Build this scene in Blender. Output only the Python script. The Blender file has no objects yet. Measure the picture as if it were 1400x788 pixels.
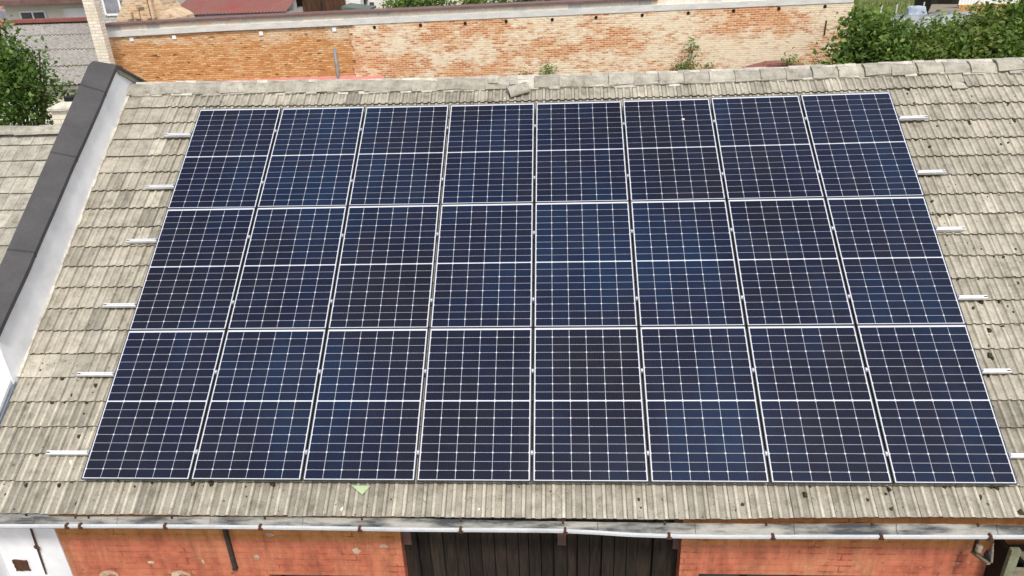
import bpy, bmesh, math, random
import numpy as np
from mathutils import Vector, Matrix
R = math.radians
random.seed(7)
rng = np.random.default_rng(7)
S = bpy.context.scene
C = S.collection

# ------------------------------------------------------------------ camera, sky, sun, exposure
F = 1027.147
RW = np.array([[0.998081, 0.050223, -0.036186], [0.009978, 0.441037, 0.897433], [0.061031, -0.896073, 0.439690]])
CAM = np.array([0.2812, -10.2293, 9.6954])
PITCH = R(33.0)
Z0 = 7.5
def orth(m):
    a = m[0]/np.linalg.norm(m[0]); c = m[2]-a*(m[2]@a); c /= np.linalg.norm(c); return np.array([a, np.cross(c, a), c])
RW = orth(RW)
cam = bpy.data.objects.new('camera', bpy.data.cameras.new('camera')); C.objects.link(cam)
cam.matrix_world = Matrix([[*RW.T[i], CAM[i]] for i in range(3)] + [[0, 0, 0, 1]])
cam.data.sensor_width = 36; cam.data.lens = F/1400*36
cam.data.clip_end = 2000; cam.data.clip_start = .1
S.camera = cam
SUN_AZ, SUN_EL = R(161), R(53)
w = bpy.data.worlds.new('World'); S.world = w; w.use_nodes = True
nt = w.node_tree; bg = nt.nodes['Background']
sky = nt.nodes.new('ShaderNodeTexSky'); sky.sky_type = 'NISHITA'; sky.sun_disc = False
sky.sun_elevation = SUN_EL; sky.sun_rotation = SUN_AZ; sky.dust_density = 3.0; sky.air_density = 1.0
hs = nt.nodes.new('ShaderNodeHueSaturation'); hs.inputs['Saturation'].default_value = .75
tc = nt.nodes.new('ShaderNodeTexCoord'); cn = nt.nodes.new('ShaderNodeTexNoise')
cn.inputs['Scale'].default_value = 3.2; cn.inputs['Detail'].default_value = 6; cn.inputs['Roughness'].default_value = .55
cr = nt.nodes.new('ShaderNodeValToRGB'); cr.color_ramp.elements[0].position = .42; cr.color_ramp.elements[1].position = .68
mx = nt.nodes.new('ShaderNodeMix'); mx.data_type = 'RGBA'; mx.inputs['B'].default_value = (8.5, 8.6, 8.8, 1)
sc = nt.nodes.new('ShaderNodeMath'); sc.operation = 'MULTIPLY'; sc.inputs[1].default_value = .8
nt.links.new(tc.outputs['Generated'], cn.inputs['Vector']); nt.links.new(cn.outputs['Fac'], cr.inputs['Fac'])
nt.links.new(sky.outputs[0], hs.inputs['Color']); nt.links.new(hs.outputs[0], mx.inputs['A'])
nt.links.new(cr.outputs['Color'], sc.inputs[0]); nt.links.new(sc.outputs[0], mx.inputs['Factor'])
nt.links.new(mx.outputs['Result'], bg.inputs['Color']); bg.inputs['Strength'].default_value = .14
sun = bpy.data.objects.new('sun', bpy.data.lights.new('sun', 'SUN')); C.objects.link(sun)
sun.data.energy = 2.3; sun.data.angle = R(8); sun.data.color = (1, .955, .88)
sd = Vector((math.sin(SUN_AZ)*math.cos(SUN_EL), math.cos(SUN_AZ)*math.cos(SUN_EL), math.sin(SUN_EL)))
sun.rotation_euler = sd.to_track_quat('Z', 'Y').to_euler(); sun.location = (0, -20, 40)
S.view_settings.view_transform = 'Standard'; S.view_settings.look = 'None'; S.view_settings.gamma = 1
S.view_settings.use_curve_mapping = False; S.view_settings.exposure = .25

# ------------------------------------------------------------------ measuring helpers
MP = np.array([[1, 0, 0], [0, math.cos(PITCH), -math.sin(PITCH)], [0, math.sin(PITCH), math.cos(PITCH)]])
def ray(x, y): return RW.T @ np.array([(x-700)/F, -(y-394)/F, -1.])
def at(x, y, Y):
    d = ray(x, y); return CAM + d*(Y-CAM[1])/d[1]
def atz(x, y, Z):
    d = ray(x, y); return CAM + d*(Z-CAM[2])/d[2]
def roofpx(x, y, n=-.12):
    c = MP.T @ (CAM-[0, 0, Z0]); d = MP.T @ ray(x, y); return (c + d*(n-c[2])/d[2])[:2]
SAG = .055
def sag(u, v):
    return -SAG*max(0, 1-(u/5.2)**2)*min(1.3, max(0, 1+v/1.74))
def rp(u, v, n):                                   # roof plane coordinates -> world
    a = MP @ np.array([u, v, n + sag(u, v)]); return (a[0], a[1], a[2]+Z0)

# ------------------------------------------------------------------ mesh builder
class MB:
    def __init__(s): s.v = []; s.f = []; s.c = []; s.m = []
    def add(s, vs, fs, tint=1., mi=0):
        b = len(s.v); s.v += [tuple(map(float, p)) for p in vs]
        s.c += (list(tint) if hasattr(tint, '__len__') else [tint]*len(vs))
        for f in fs: s.f.append([b+i for i in f]); s.m.append(mi)
    def box(s, x0, x1, y0, y1, z0, z1, tint=1., mi=0, fn=None):
        vs = [(x, y, z) for z in (z0, z1) for y in (y0, y1) for x in (x0, x1)]
        if fn: vs = [fn(*p) for p in vs]
        s.add(vs, [(0, 2, 3, 1), (4, 5, 7, 6), (0, 1, 5, 4), (2, 6, 7, 3), (0, 4, 6, 2), (1, 3, 7, 5)], tint, mi)
    def prism(s, poly, axis, a, b, tint=1., mi=0):    # poly in the plane normal to the axis
        n = len(poly)
        def P(p, t): return (t, p[0], p[1]) if axis == 0 else ((p[0], t, p[1]) if axis == 1 else (p[0], p[1], t))
        vs = [P(p, a) for p in poly] + [P(p, b) for p in poly]
        s.add(vs, [list(range(n))[::-1], list(range(n, 2*n))] + [(i, (i+1) % n, n+(i+1) % n, n+i) for i in range(n)], tint, mi)
    def tube(s, pts, rads, k=8, tint=1., mi=0, cap=True):
        pts = [Vector(p) for p in pts]; rads = rads if hasattr(rads, '__len__') else [rads]*len(pts)
        b = len(s.v); rings = []
        for i, p in enumerate(pts):
            d = (pts[min(i+1, len(pts)-1)]-pts[max(i-1, 0)]).normalized()
            a = d.orthogonal().normalized() if abs(d.z) > .99 or True else None
            ref = Vector((0, 0, 1)) if abs(d.z) < .9 else Vector((1, 0, 0))
            a = d.cross(ref).normalized(); e = d.cross(a)
            rings.append([p+(a*math.cos(t)+e*math.sin(t))*rads[i] for t in [2*math.pi*j/k for j in range(k)]])
        vs = [q for r in rings for q in r]; fs = []
        for i in range(len(pts)-1):
            for j in range(k): fs.append((i*k+j, i*k+(j+1) % k, (i+1)*k+(j+1) % k, (i+1)*k+j))
        if cap: fs += [list(range(k))[::-1], list(range((len(pts)-1)*k, len(pts)*k))]
        s.add(vs, fs, tint, mi)
    def build(s, name, mats, parent=None, smooth=False):
        me = bpy.data.meshes.new(name); me.from_pydata(s.v, [], s.f)
        for m in (mats if isinstance(mats, (list, tuple)) else [mats]): me.materials.append(m)
        me.polygons.foreach_set('material_index', s.m)
        at_ = me.attributes.new('tint', 'FLOAT', 'POINT'); at_.data.foreach_set('value', np.array(s.c, dtype=np.float32))
        uv = me.uv_layers.new(name='UVMap'); 
        me.update()
        co = np.array(s.v); out = np.zeros((len(me.loops), 2), np.float32); li = np.empty(len(me.loops), np.int32)
        me.loops.foreach_get('vertex_index', li); pn = np.empty(len(me.polygons)*3, np.float32); me.polygons.foreach_get('normal', pn); pn = np.abs(pn.reshape(-1, 3))
        lt = np.empty(len(me.polygons), np.int32); me.polygons.foreach_get('loop_total', lt)
        ax = np.repeat(pn.argmax(1), lt); c = co[li]
        out[:, 0] = np.where(ax == 0, c[:, 1], c[:, 0]); out[:, 1] = np.where(ax == 2, c[:, 1], c[:, 2])
        uv.data.foreach_set('uv', out.ravel())
        if smooth: me.polygons.foreach_set('use_smooth', [True]*len(me.polygons))
        o = bpy.data.objects.new(name, me); C.objects.link(o)
        if parent: o.parent = parent
        return o
def tag(o, label, cat=None, group=None, kind=None):
    o['label'] = label
    if cat: o['category'] = cat
    if group: o['group'] = group
    if kind: o['kind'] = kind
    return o
def empty(name, loc, label, cat, group=None):
    o = bpy.data.objects.new(name, None); o.empty_display_size = .2; C.objects.link(o); o.location = loc
    return tag(o, label, cat, group)
def wb(m, name, mats, parent, smooth=False):       # part given in world coordinates under an unrotated empty
    l = parent.matrix_basis.translation if parent.parent is None else Vector((0, 0, 0))
    q = parent
    while q.parent: q = q.parent
    l = q.location
    m.v = [(a-l.x, b-l.y, c-l.z) for a, b, c in m.v]
    return m.build(name, mats, parent, smooth)

# ------------------------------------------------------------------ materials
def newmat(name):
    m = bpy.data.materials.new(name); m.use_nodes = True
    return m, m.node_tree, m.node_tree.nodes['Principled BSDF']
def nd(t, typ, **k):
    n = t.nodes.new('ShaderNode'+typ)
    for a, b in k.items():
        if a in n.inputs: n.inputs[a].default_value = b
        else: setattr(n, a, b)
    return n
def coords(t, kind='Object', scale=(1, 1, 1)):
    c = nd(t, 'TexCoord'); mp = nd(t, 'Mapping'); mp.inputs['Scale'].default_value = scale
    t.links.new(c.outputs[kind], mp.inputs['Vector']); return mp.outputs[0]
def noise(t, vec, scale, detail=4, rough=.6):
    n = nd(t, 'TexNoise', Scale=scale, Detail=detail, Roughness=rough); t.links.new(vec, n.inputs['Vector']); return n.outputs['Fac']
def ramp(t, fac, stops):
    r = nd(t, 'ValToRGB'); e = r.color_ramp.elements
    while len(e) < len(stops): e.new(.5)
    for i, (p, c) in enumerate(stops):
        e[i].position = p; e[i].color = (c, c, c, 1) if not hasattr(c, '__len__') else (*c, 1)
    t.links.new(fac, r.inputs['Fac']); return r.outputs['Color']
def mixc(t, fac, a, b, mode='MIX'):
    m = nd(t, 'Mix', data_type='RGBA', blend_type=mode)
    for k, val in (('Factor', fac), ('A', a), ('B', b)):
        if isinstance(val, (int, float)): m.inputs[k].default_value = val
        elif isinstance(val, tuple): m.inputs[k].default_value = (*val, 1)
        else: t.links.new(val, m.inputs[k])
    return m.outputs['Result']
def tintmul(t, col, lo=0., hi=1.):
    a = nd(t, 'Attribute', attribute_name='tint'); return mixc(t, 1., col, a.outputs['Fac'], 'MULTIPLY')
def bump(t, b, h, strength=.3, dist=.01):
    n = nd(t, 'Bump', Strength=strength, Distance=dist); t.links.new(h, n.inputs['Height']); t.links.new(n.outputs[0], b.inputs['Normal'])
def simple(name, c1, c2=None, rough=.8, metal=0., scale=6., bm=.15, stretch=(1, 1, 1), spec=.3, fine=40, lo=.35, hi=.65):
    m, t, b = newmat(name); c2 = c2 or tuple(x*.75 for x in c1)
    v = coords(t, 'Object', stretch)
    col = ramp(t, noise(t, v, scale, 6), [(lo, c1), (hi, c2)])
    f2 = noise(t, v, fine, 3)
    col = mixc(t, .5, col, ramp(t, f2, [(.3, .75), (.7, 1.2)]), 'MULTIPLY')
    col = tintmul(t, col)
    t.links.new(col, b.inputs['Base Color']); b.inputs['Roughness'].default_value = rough; b.inputs['Metallic'].default_value = metal
    b.inputs['Specular IOR Level'].default_value = spec
    if bm: bump(t, b, f2, bm, .01)
    return m
def brickmat(name, bricks, mortar, w=.25, h=.077, ms=.012, smear=None, smear_range=(.45, .6), smear_scale=.8, rough=.9, dark=0., bmp=.5, offs=.5, band=None):
    m, t, b = newmat(name)
    u = nd(t, 'UVMap'); wob = nd(t, 'TexNoise', Scale=5., Detail=5)
    t.links.new(u.outputs[0], wob.inputs['Vector'])
    va = nd(t, 'VectorMath', operation='MULTIPLY_ADD'); va.inputs[1].default_value = (.06, .035, 0)
    t.links.new(wob.outputs['Color'], va.inputs[0]); t.links.new(u.outputs[0], va.inputs[2])
    br = nd(t, 'TexBrick', Scale=1.0, offset=offs); br.inputs['Brick Width'].default_value = w; br.inputs['Row Height'].default_value = h
    br.inputs['Mortar Size'].default_value = ms; br.inputs['Mortar Smooth'].default_value = .3; br.inputs['Bias'].default_value = 0
    br.inputs['Color1'].default_value = (0, 0, 0, 1); br.inputs['Color2'].default_value = (1, 1, 1, 1); br.inputs['Mortar'].default_value = (.5, .5, .5, 1)
    t.links.new(va.outputs[0], br.inputs['Vector'])
    col = ramp(t, br.outputs['Color'], bricks)
    n2 = noise(t, u.outputs[0], 9, 6); col = mixc(t, .55, col, ramp(t, n2, [(.25, .6), (.75, 1.3)]), 'MULTIPLY')
    col = mixc(t, br.outputs['Fac'], col, mortar)
    if smear:
        mp = nd(t, 'Mapping'); mp.inputs['Scale'].default_value = (1, 2.2, 1); t.links.new(u.outputs[0], mp.inputs['Vector'])
        f = noise(t, mp.outputs[0], smear_scale, 10, .68)
        g = noise(t, mp.outputs[0], smear_scale*14, 5, .7)
        ad = nd(t, 'Math', operation='MULTIPLY_ADD'); ad.inputs[1].default_value = .26; t.links.new(g, ad.inputs[0]); t.links.new(f, ad.inputs[2])
        a2 = nd(t, 'Math', operation='MULTIPLY_ADD'); a2.inputs[1].default_value = .10; t.links.new(br.outputs['Color'], a2.inputs[0]); t.links.new(ad.outputs[0], a2.inputs[2])
        if band:
            sy_ = nd(t, 'SeparateXYZ'); t.links.new(u.outputs[0], sy_.inputs[0]); mr = nd(t, 'MapRange'); mr.inputs['From Min'].default_value = band[0]; mr.inputs['From Max'].default_value = band[1]; mr.inputs['To Max'].default_value = band[2]
            t.links.new(sy_.outputs['Y'], mr.inputs['Value']); a3 = nd(t, 'Math', operation='ADD'); t.links.new(a2.outputs[0], a3.inputs[0]); t.links.new(mr.outputs[0], a3.inputs[1]); a2 = a3
        fac = ramp(t, a2.outputs[0], [(smear_range[0]+.2, 0.), (smear_range[1]+.2, 1.)])
        sm = mixc(t, .6, smear, ramp(t, g, [(.3, .72), (.7, 1.1)]), 'MULTIPLY')
        col = mixc(t, fac, col, sm)
    if dark:
        mp = nd(t, 'Mapping'); mp.inputs['Scale'].default_value = (1.6, 7, 1); t.links.new(u.outputs[0], mp.inputs['Vector'])
        f = noise(t, mp.outputs[0], 1.9, 4, .6); col = mixc(t, ramp(t, f, [(.595, 0.), (.65, dark)]), col, (.09, .045, .025))
    t.links.new(col, b.inputs['Base Color']); b.inputs['Roughness'].default_value = rough; b.inputs['Specular IOR Level'].default_value = .15
    iv = nd(t, 'Math', operation='SUBTRACT'); iv.inputs[0].default_value = 1; t.links.new(br.outputs['Fac'], iv.inputs[1])
    hh = mixc(t, .4, iv.outputs[0], n2); bump(t, b, hh, bmp, .02)
    return m

def tile_material(name, base, pale, dirt):
    m, t, b = newmat(name); v = coords(t)
    big = noise(t, v, .55, 5, .6); mid = noise(t, v, 7, 8, .7); fine = noise(t, v, 70, 4, .7)
    col = ramp(t, mid, [(.28, dirt), (.5, base), (.72, pale)])
    col = mixc(t, .45, col, ramp(t, big, [(.3, .78), (.7, 1.12)]), 'MULTIPLY')
    col = mixc(t, .8, col, ramp(t, fine, [(.3, .72), (.7, 1.22)]), 'MULTIPLY')
    v2 = coords(t, 'Object', (14, 1.3, 1.3)); st = noise(t, v2, 3, 4, .6)
    col = mixc(t, .32, col, ramp(t, st, [(.3, .78), (.65, 1.1)]), 'MULTIPLY')
    sp = noise(t, v, 26, 3, .5); col = mixc(t, ramp(t, sp, [(.685, 0.), (.72, .85)]), col, (.055, .045, .03))
    li = noise(t, v, 17, 5, .7); col = mixc(t, ramp(t, li, [(.70, 0.), (.76, .6)]), col, (.55, .53, .46))
    col = tintmul(t, col)
    t.links.new(col, b.inputs['Base Color']); b.inputs['Roughness'].default_value = .95; b.inputs['Specular IOR Level'].default_value = .15
    bump(t, b, mid, .35, .006)
    return m

M = {}
M['tile'] = tile_material('weathered_concrete_tile', (.372, .342, .278), (.46, .428, .352), (.21, .19, .145))
M['tile_old'] = tile_material('lichen_concrete_tile', (.365, .342, .285), (.48, .45, .385), (.20, .182, .145))
M['mortar'] = simple('pale_mortar', (.62, .58, .5), (.42, .39, .33), scale=9, bm=.4)
M['moss'] = simple('dark_moss', (.03, .025, .015), (.05, .045, .02), scale=30, bm=.6)
M['lichen'] = simple('white_lichen', (.72, .70, .64), (.62, .6, .52), scale=20)
M['render'] = simple('white_render', (.85, .86, .88), (.79, .80, .82), scale=1.2, bm=.05, fine=3)
M['coping'] = simple('dark_bitumen_sheet', (.078, .075, .075), (.060, .058, .059), rough=.72, scale=2, stretch=(1.5, 2, 1), bm=.15, fine=30)
M['soffit'] = simple('weathered_board', (.30, .29, .23), (.2, .2, .15), scale=5)
M['whitemetal'] = simple('white_sheet_metal', (.82, .82, .82), (.74, .75, .76), rough=.45, scale=2, bm=.03)
M['lipmetal'] = simple('sky_bright_zinc', (.60, .62, .64), (.44, .46, .48), rough=.5, scale=2.2, stretch=(1.5, 4, 4), bm=.03, lo=.45, hi=.8)  # sky reflection on the gutter lip put into the pale colour
M['bluegrey'] = simple('blue_grey_metal', (.17, .21, .26), (.12, .15, .19), rough=.5, scale=4, bm=.03)
M['aluminium'] = simple('aluminium', (.86, .87, .89), (.78, .79, .81), rough=.38, metal=.55, scale=3, bm=.02, fine=90)
M['frame'] = simple('dark_anodised_frame', (.055, .057, .062), (.04, .042, .046), rough=.4, metal=.3, scale=3, bm=0)
M['darkhole'] = simple('dark_hollow', (.012, .011, .01), scale=5, bm=0)
M['blackplastic'] = simple('black_plastic', (.03, .03, .033), scale=5, bm=0, rough=.5)
M['rust'] = simple('rusty_iron', (.105, .042, .024), (.055, .026, .018), scale=18, bm=.4)
M['brownmetal'] = simple('brown_sheet_metal', (.20, .115, .10), (.14, .08, .072), rough=.6, scale=4, bm=.05)
M['concrete'] = simple('light_concrete', (.66, .66, .63), (.54, .54, .51), scale=2.5, bm=.2, stretch=(1, 1, 3))
M['wood'] = simple('dark_stained_wood', (.036, .026, .018), (.012, .009, .007), scale=5, stretch=(9, 9, .7), bm=.5, rough=.85)
M['greywood'] = simple('weathered_grey_wood', (.30, .26, .19), (.17, .145, .10), scale=6, stretch=(1, 1, 5), bm=.4)
M['greenwood'] = simple('mossy_wood', (.24, .26, .17), (.15, .15, .09), scale=9, bm=.4)
M['iron'] = simple('dark_iron', (.06, .05, .042), (.035, .03, .026), scale=20, bm=.2, rough=.6)
M['ceramic'] = simple('cream_ceramic', (.5, .44, .32), (.36, .31, .22), scale=9, rough=.4)
M['zincdirty'] = simple('stained_zinc', (.37, .36, .32), (.06, .064, .068), rough=.75, scale=1.6, stretch=(1.3, 7, 5), bm=.15, lo=.40, hi=.60, fine=22)
M['ground'] = simple('bare_soil', (.16, .13, .09), (.11, .095, .06), scale=.4, bm=.3)
M['grassland'] = simple('mown_grass', (.10, .15, .04), (.17, .20, .07), scale=.35, bm=.3, fine=6)
M['cream'] = simple('cream_render', (.72, .68, .58), (.64, .6, .5), scale=.8, bm=.05)
M['offwhite'] = simple('offwhite_render', (.82, .80, .76), (.74, .72, .68), scale=.8, bm=.05)
M['pink'] = simple('pink_render', (.55, .27, .27), (.45, .22, .22), scale=1.5, bm=.05)
M['redroof'] = simple('red_metal_roof', (.27, .075, .065), (.22, .12, .10), rough=.6, scale=.9, bm=.05)
M['redtile'] = simple('faded_red_tiles', (.42, .17, .15), (.33, .13, .11), scale=2, bm=.2)
M['redtrim'] = simple('red_ridge_trim', (.27, .095, .075), (.2, .07, .06), scale=6, bm=.1)
M['greenroof'] = simple('dull_green_roofing', (.13, .17, .14), (.09, .12, .10), rough=.6, scale=3)
M['glass'] = simple('window_glass', (.05, .06, .065), (.1, .12, .12), rough=.08, scale=2, bm=0, spec=.6)
M['shutter'] = simple('white_shutter', (.86, .86, .86), (.8, .8, .8), rough=.5, scale=2, bm=0)
M['asbestos'] = tile_material('corrugated_fibre_cement', (.34, .32, .295), (.47, .45, .42), (.17, .155, .14))
M['pipe'] = simple('grey_pipe', (.28, .29, .32), (.2, .21, .24), rough=.5, scale=5, bm=0)
M['pinkflash'] = simple('pink_flashing', (.60, .24, .20), (.5, .2, .17), rough=.6, scale=3, bm=0)
M['tarp'] = simple('grey_tarpaulin', (.26, .28, .30), (.12, .13, .14), rough=.4, scale=1.3, bm=.5, fine=5)
M['bluetarp'] = simple('pale_blue_tarpaulin', (.42, .48, .56), (.24, .28, .34), rough=.4, scale=1.8, bm=.5, fine=5)
M['bark'] = simple('bark', (.11, .085, .06), (.06, .045, .03), scale=8, bm=.5)
M['greenscrap'] = simple('pale_green_sheet', (.36, .50, .30), (.42, .50, .28), rough=.6, scale=14, bm=0)
M['brick_left'] = brickmat('raw_orange_brick', [(0, (.52, .22, .078)), (.5, (.64, .32, .125)), (1, (.74, .46, .22))], (.47, .26, .12), w=.21, h=.062, ms=.011, smear=(.74, .60, .42), smear_range=(.54, .80), smear_scale=.9, band=(6.42, 6.62, .17), dark=.85, bmp=.9)
M['brick_right'] = brickmat('mortar_smeared_brick', [(0, (.46, .16, .07)), (.5, (.58, .25, .11)), (1, (.66, .37, .18))], (.68, .48, .30), w=.2, h=.062, ms=.012, smear=(.80, .68, .50), smear_range=(.43, .535), smear_scale=.36, dark=.35, bmp=.6)
M['brick_top'] = brickmat('pale_patched_brick', [(0, (.50, .49, .47)), (.35, (.72, .66, .56)), (.7, (.80, .73, .62)), (1, (.76, .56, .42))], (.72, .66, .56), w=.42, h=.2, ms=.012, smear=(.8, .74, .64), smear_range=(.5, .8), smear_scale=1.2)
M['brick_cream'] = brickmat('cream_glazed_brick', [(0, (.70, .62, .48)), (.5, (.77, .70, .57)), (1, (.83, .77, .66))], (.60, .54, .44), w=.3, h=.09, ms=.012, bmp=.4)
M['brick_grey'] = brickmat('grey_brick', [(0, (.42, .42, .40)), (1, (.58, .57, .54))], (.33, .32, .30), w=.3, h=.1, ms=.014)
M['brick_ruin'] = brickmat('crumbled_brick', [(0, (.44, .25, .12)), (.5, (.60, .40, .22)), (1, (.70, .54, .36))], (.62, .5, .36), smear=(.70, .58, .44), smear_range=(.4, .65), smear_scale=1.5, dark=.5)

def paint_material():
    m, t, b = newmat('orange_painted_brick')
    u = nd(t, 'UVMap'); wob = nd(t, 'TexNoise', Scale=2.2, Detail=4); t.links.new(u.outputs[0], wob.inputs['Vector'])
    va = nd(t, 'VectorMath', operation='MULTIPLY_ADD'); va.inputs[1].default_value = (.05, .02, 0)
    t.links.new(wob.outputs['Color'], va.inputs[0]); t.links.new(u.outputs[0], va.inputs[2])
    br = nd(t, 'TexBrick', Scale=1.0); br.inputs['Brick Width'].default_value = .29; br.inputs['Row Height'].default_value = .085
    br.inputs['Mortar Size'].default_value = .008; br.inputs['Mortar Smooth'].default_value = .2; br.inputs['Bias'].default_value = 0
    br.inputs['Color1'].default_value = (0, 0, 0, 1); br.inputs['Color2'].default_value = (1, 1, 1, 1); br.inputs['Mortar'].default_value = (.5, .5, .5, 1)
    t.links.new(va.outputs[0], br.inputs['Vector'])
    sx = nd(t, 'SeparateXYZ'); t.links.new(va.outputs[0], sx.inputs[0])
    n1 = noise(t, u.outputs[0], 1.6, 7, .65); n2 = noise(t, u.outputs[0], 12, 6, .7)
    red = ramp(t, n1, [(.3, (.36, .105, .06)), (.44, (.50, .155, .09)), (.6, (.54, .20, .11)), (.72, (.55, .28, .14))])
    org = ramp(t, n1, [(.3, (.40, .15, .055)), (.5, (.46, .20, .07)), (.7, (.52, .24, .09))])
    zz = nd(t, 'Math', operation='MULTIPLY_ADD'); zz.inputs[1].default_value = .08; t.links.new(n2, zz.inputs[0]); t.links.new(sx.outputs['Y'], zz.inputs[2])
    mr = nd(t, 'MapRange'); mr.inputs['From Min'].default_value = 3.86; mr.inputs['From Max'].default_value = 3.93
    t.links.new(zz.outputs[0], mr.inputs['Value'])
    col = mixc(t, mr.outputs[0], red, org)
    col = mixc(t, .6, col, ramp(t, n2, [(.25, .62), (.75, 1.25)]), 'MULTIPLY')
    # pointing shows only where the paint is thin
    mpatch = ramp(t, noise(t, u.outputs[0], 1.1, 5, .7), [(.47, .15), (.6, .9)])
    j = mixc(t, 1., br.outputs['Fac'], mpatch, 'MULTIPLY'); j = mixc(t, 1., j, ramp(t, noise(t, u.outputs[0], 8, 4, .7), [(.44, .0), (.52, 1.)]), 'MULTIPLY')
    jc = ramp(t, noise(t, u.outputs[0], 3.2, 4), [(.46, (.15, .055, .03)), (.6, (.46, .26, .15))])
    col = mixc(t, j, col, jc)
    mp = nd(t, 'Mapping'); mp.inputs['Scale'].default_value = (1, 4, 1); t.links.new(u.outputs[0], mp.inputs['Vector'])
    pf = noise(t, mp.outputs[0], 2.6, 8, .75); col = mixc(t, ramp(t, pf, [(.63, 0.), (.68, .75)]), col, (.66, .48, .32))
    sp = noise(t, u.outputs[0], 7, 3, .5); col = mixc(t, ramp(t, sp, [(.70, 0.), (.75, .8)]), col, (.16, .06, .04))
    m3 = nd(t, 'Mapping'); m3.inputs['Scale'].default_value = (5, .7, 1); t.links.new(u.outputs[0], m3.inputs['Vector'])
    col = mixc(t, .75, col, ramp(t, noise(t, m3.outputs[0], 1.5, 6, .7), [(.36, .66), (.56, 1.08)]), 'MULTIPLY')
    fl = noise(t, u.outputs[0], 4.3, 9, .8); col = mixc(t, ramp(t, fl, [(.635, 0.), (.66, .7)]), col, (.52, .36, .23))
    t.links.new(col, b.inputs['Base Color']); b.inputs['Roughness'].default_value = .85; b.inputs['Specular IOR Level'].default_value = .2
    iv = nd(t, 'Math', operation='SUBTRACT'); iv.inputs[0].default_value = 1; t.links.new(br.outputs['Fac'], iv.inputs[1])
    bump(t, b, mixc(t, .4, iv.outputs[0], n2), .6, .012)
    return m
M['daub'] = simple('stained_plaster', (.60, .48, .34), (.40, .26, .17), scale=7, bm=.4)
M['paint'] = paint_material()

def cell_material():
    m, t, b = newmat('mono_silicon_cell')
    u = nd(t, 'UVMap'); sx = nd(t, 'SeparateXYZ'); t.links.new(u.outputs[0], sx.inputs[0])
    ml = nd(t, 'Math', operation='MULTIPLY'); ml.inputs[1].default_value = 10/.1825; t.links.new(sx.outputs['X'], ml.inputs[0])
    fr = nd(t, 'Math', operation='FRACT'); t.links.new(ml.outputs[0], fr.inputs[0])
    lt = nd(t, 'Math', operation='LESS_THAN'); lt.inputs[1].default_value = .12; t.links.new(fr.outputs[0], lt.inputs[0])
    a = nd(t, 'Attribute', attribute_name='tint'); oi = nd(t, 'ObjectInfo')
    wv = coords(t); off = nd(t, 'VectorMath', operation='ADD'); t.links.new(wv, off.inputs[0])
    cx = nd(t, 'CombineXYZ'); mu = nd(t, 'Math', operation='MULTIPLY'); mu.inputs[1].default_value = 37.; t.links.new(oi.outputs['Random'], mu.inputs[0])
    t.links.new(mu.outputs[0], cx.inputs['Z']); t.links.new(cx.outputs[0], off.inputs[1])
    gp = nd(t, 'NewGeometry'); pn = noise(t, gp.outputs['Position'], .55, 3, .5)
    ad = nd(t, 'Math', operation='MULTIPLY_ADD'); ad.inputs[1].default_value = .07; t.links.new(a.outputs['Fac'], ad.inputs[0]); t.links.new(pn, ad.inputs[2])
    base = ramp(t, ad.outputs[0], [(.38, (.0056, .0056, .0130)), (.52, (.0046, .0066, .0205)), (.70, (.0038, .0145, .041))])  # smooth bluer patches: sheen on the glass painted into the base colour
    base = mixc(t, oi.outputs['Random'], base, mixc(t, 1., base, (.95, 1.06, 1.16), 'MULTIPLY'))
    col = mixc(t, lt.outputs[0], base, (.028, .031, .05))
    t.links.new(col, b.inputs['Base Color']); b.inputs['Roughness'].default_value = .3; b.inputs['Specular IOR Level'].default_value = .05
    b.inputs['Coat Weight'].default_value = 1.; b.inputs['Coat IOR'].default_value = 1.21
    dn = noise(t, off.outputs[0], 2.3, 6, .65)
    t.links.new(ramp(t, dn, [(.35, .03), (.75, .22)]), b.inputs['Coat Roughness'])
    dc = mixc(t, ramp(t, dn, [(.45, 0.), (.8, .014)]), col, (.42, .40, .36)); t.links.new(dc, b.inputs['Base Color'])
    return m
M['cell'] = cell_material()
m, t, b = newmat('white_backsheet'); b.inputs['Base Color'].default_value = (.56, .58, .64, 1); b.inputs['Roughness'].default_value = .4
b.inputs['Coat Weight'].default_value = 1.; b.inputs['Coat Roughness'].default_value = .06; b.inputs['Coat IOR'].default_value = 1.21
M['backsheet'] = m
def leaf_material(name, dark, mid, light):
    m, t, b = newmat(name); a = nd(t, 'Attribute', attribute_name='tint')
    col = ramp(t, a.outputs['Fac'], [(0, dark), (.5, mid), (1, light)])
    t.links.new(col, b.inputs['Base Color']); b.inputs['Roughness'].default_value = .55; b.inputs['Specular IOR Level'].default_value = .25
    tr = nd(t, 'BsdfTranslucent'); t.links.new(mixc(t, 1., col, (1.3, 1.5, .6), 'MULTIPLY'), tr.inputs['Color'])
    ms = nd(t, 'MixShader'); ms.inputs[0].default_value = .3
    t.links.new(b.outputs[0], ms.inputs[1]); t.links.new(tr.outputs[0], ms.inputs[2]); t.links.new(ms.outputs[0], t.nodes['Material Output'].inputs['Surface'])
    return m
M['leaf_dark'] = leaf_material('deep_green_leaf', (.03, .065, .012), (.085, .16, .032), (.22, .31, .08))
M['leaf'] = leaf_material('fresh_green_leaf', (.045, .085, .016), (.13, .21, .042), (.31, .38, .11))
M['leaf_yellow'] = leaf_material('yellow_green_leaf', (.06, .095, .02), (.14, .19, .04), (.28, .29, .09))
M['grassblade'] = leaf_material('tall_grass_blade', (.08, .10, .03), (.15, .17, .05), (.26, .24, .10))

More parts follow.
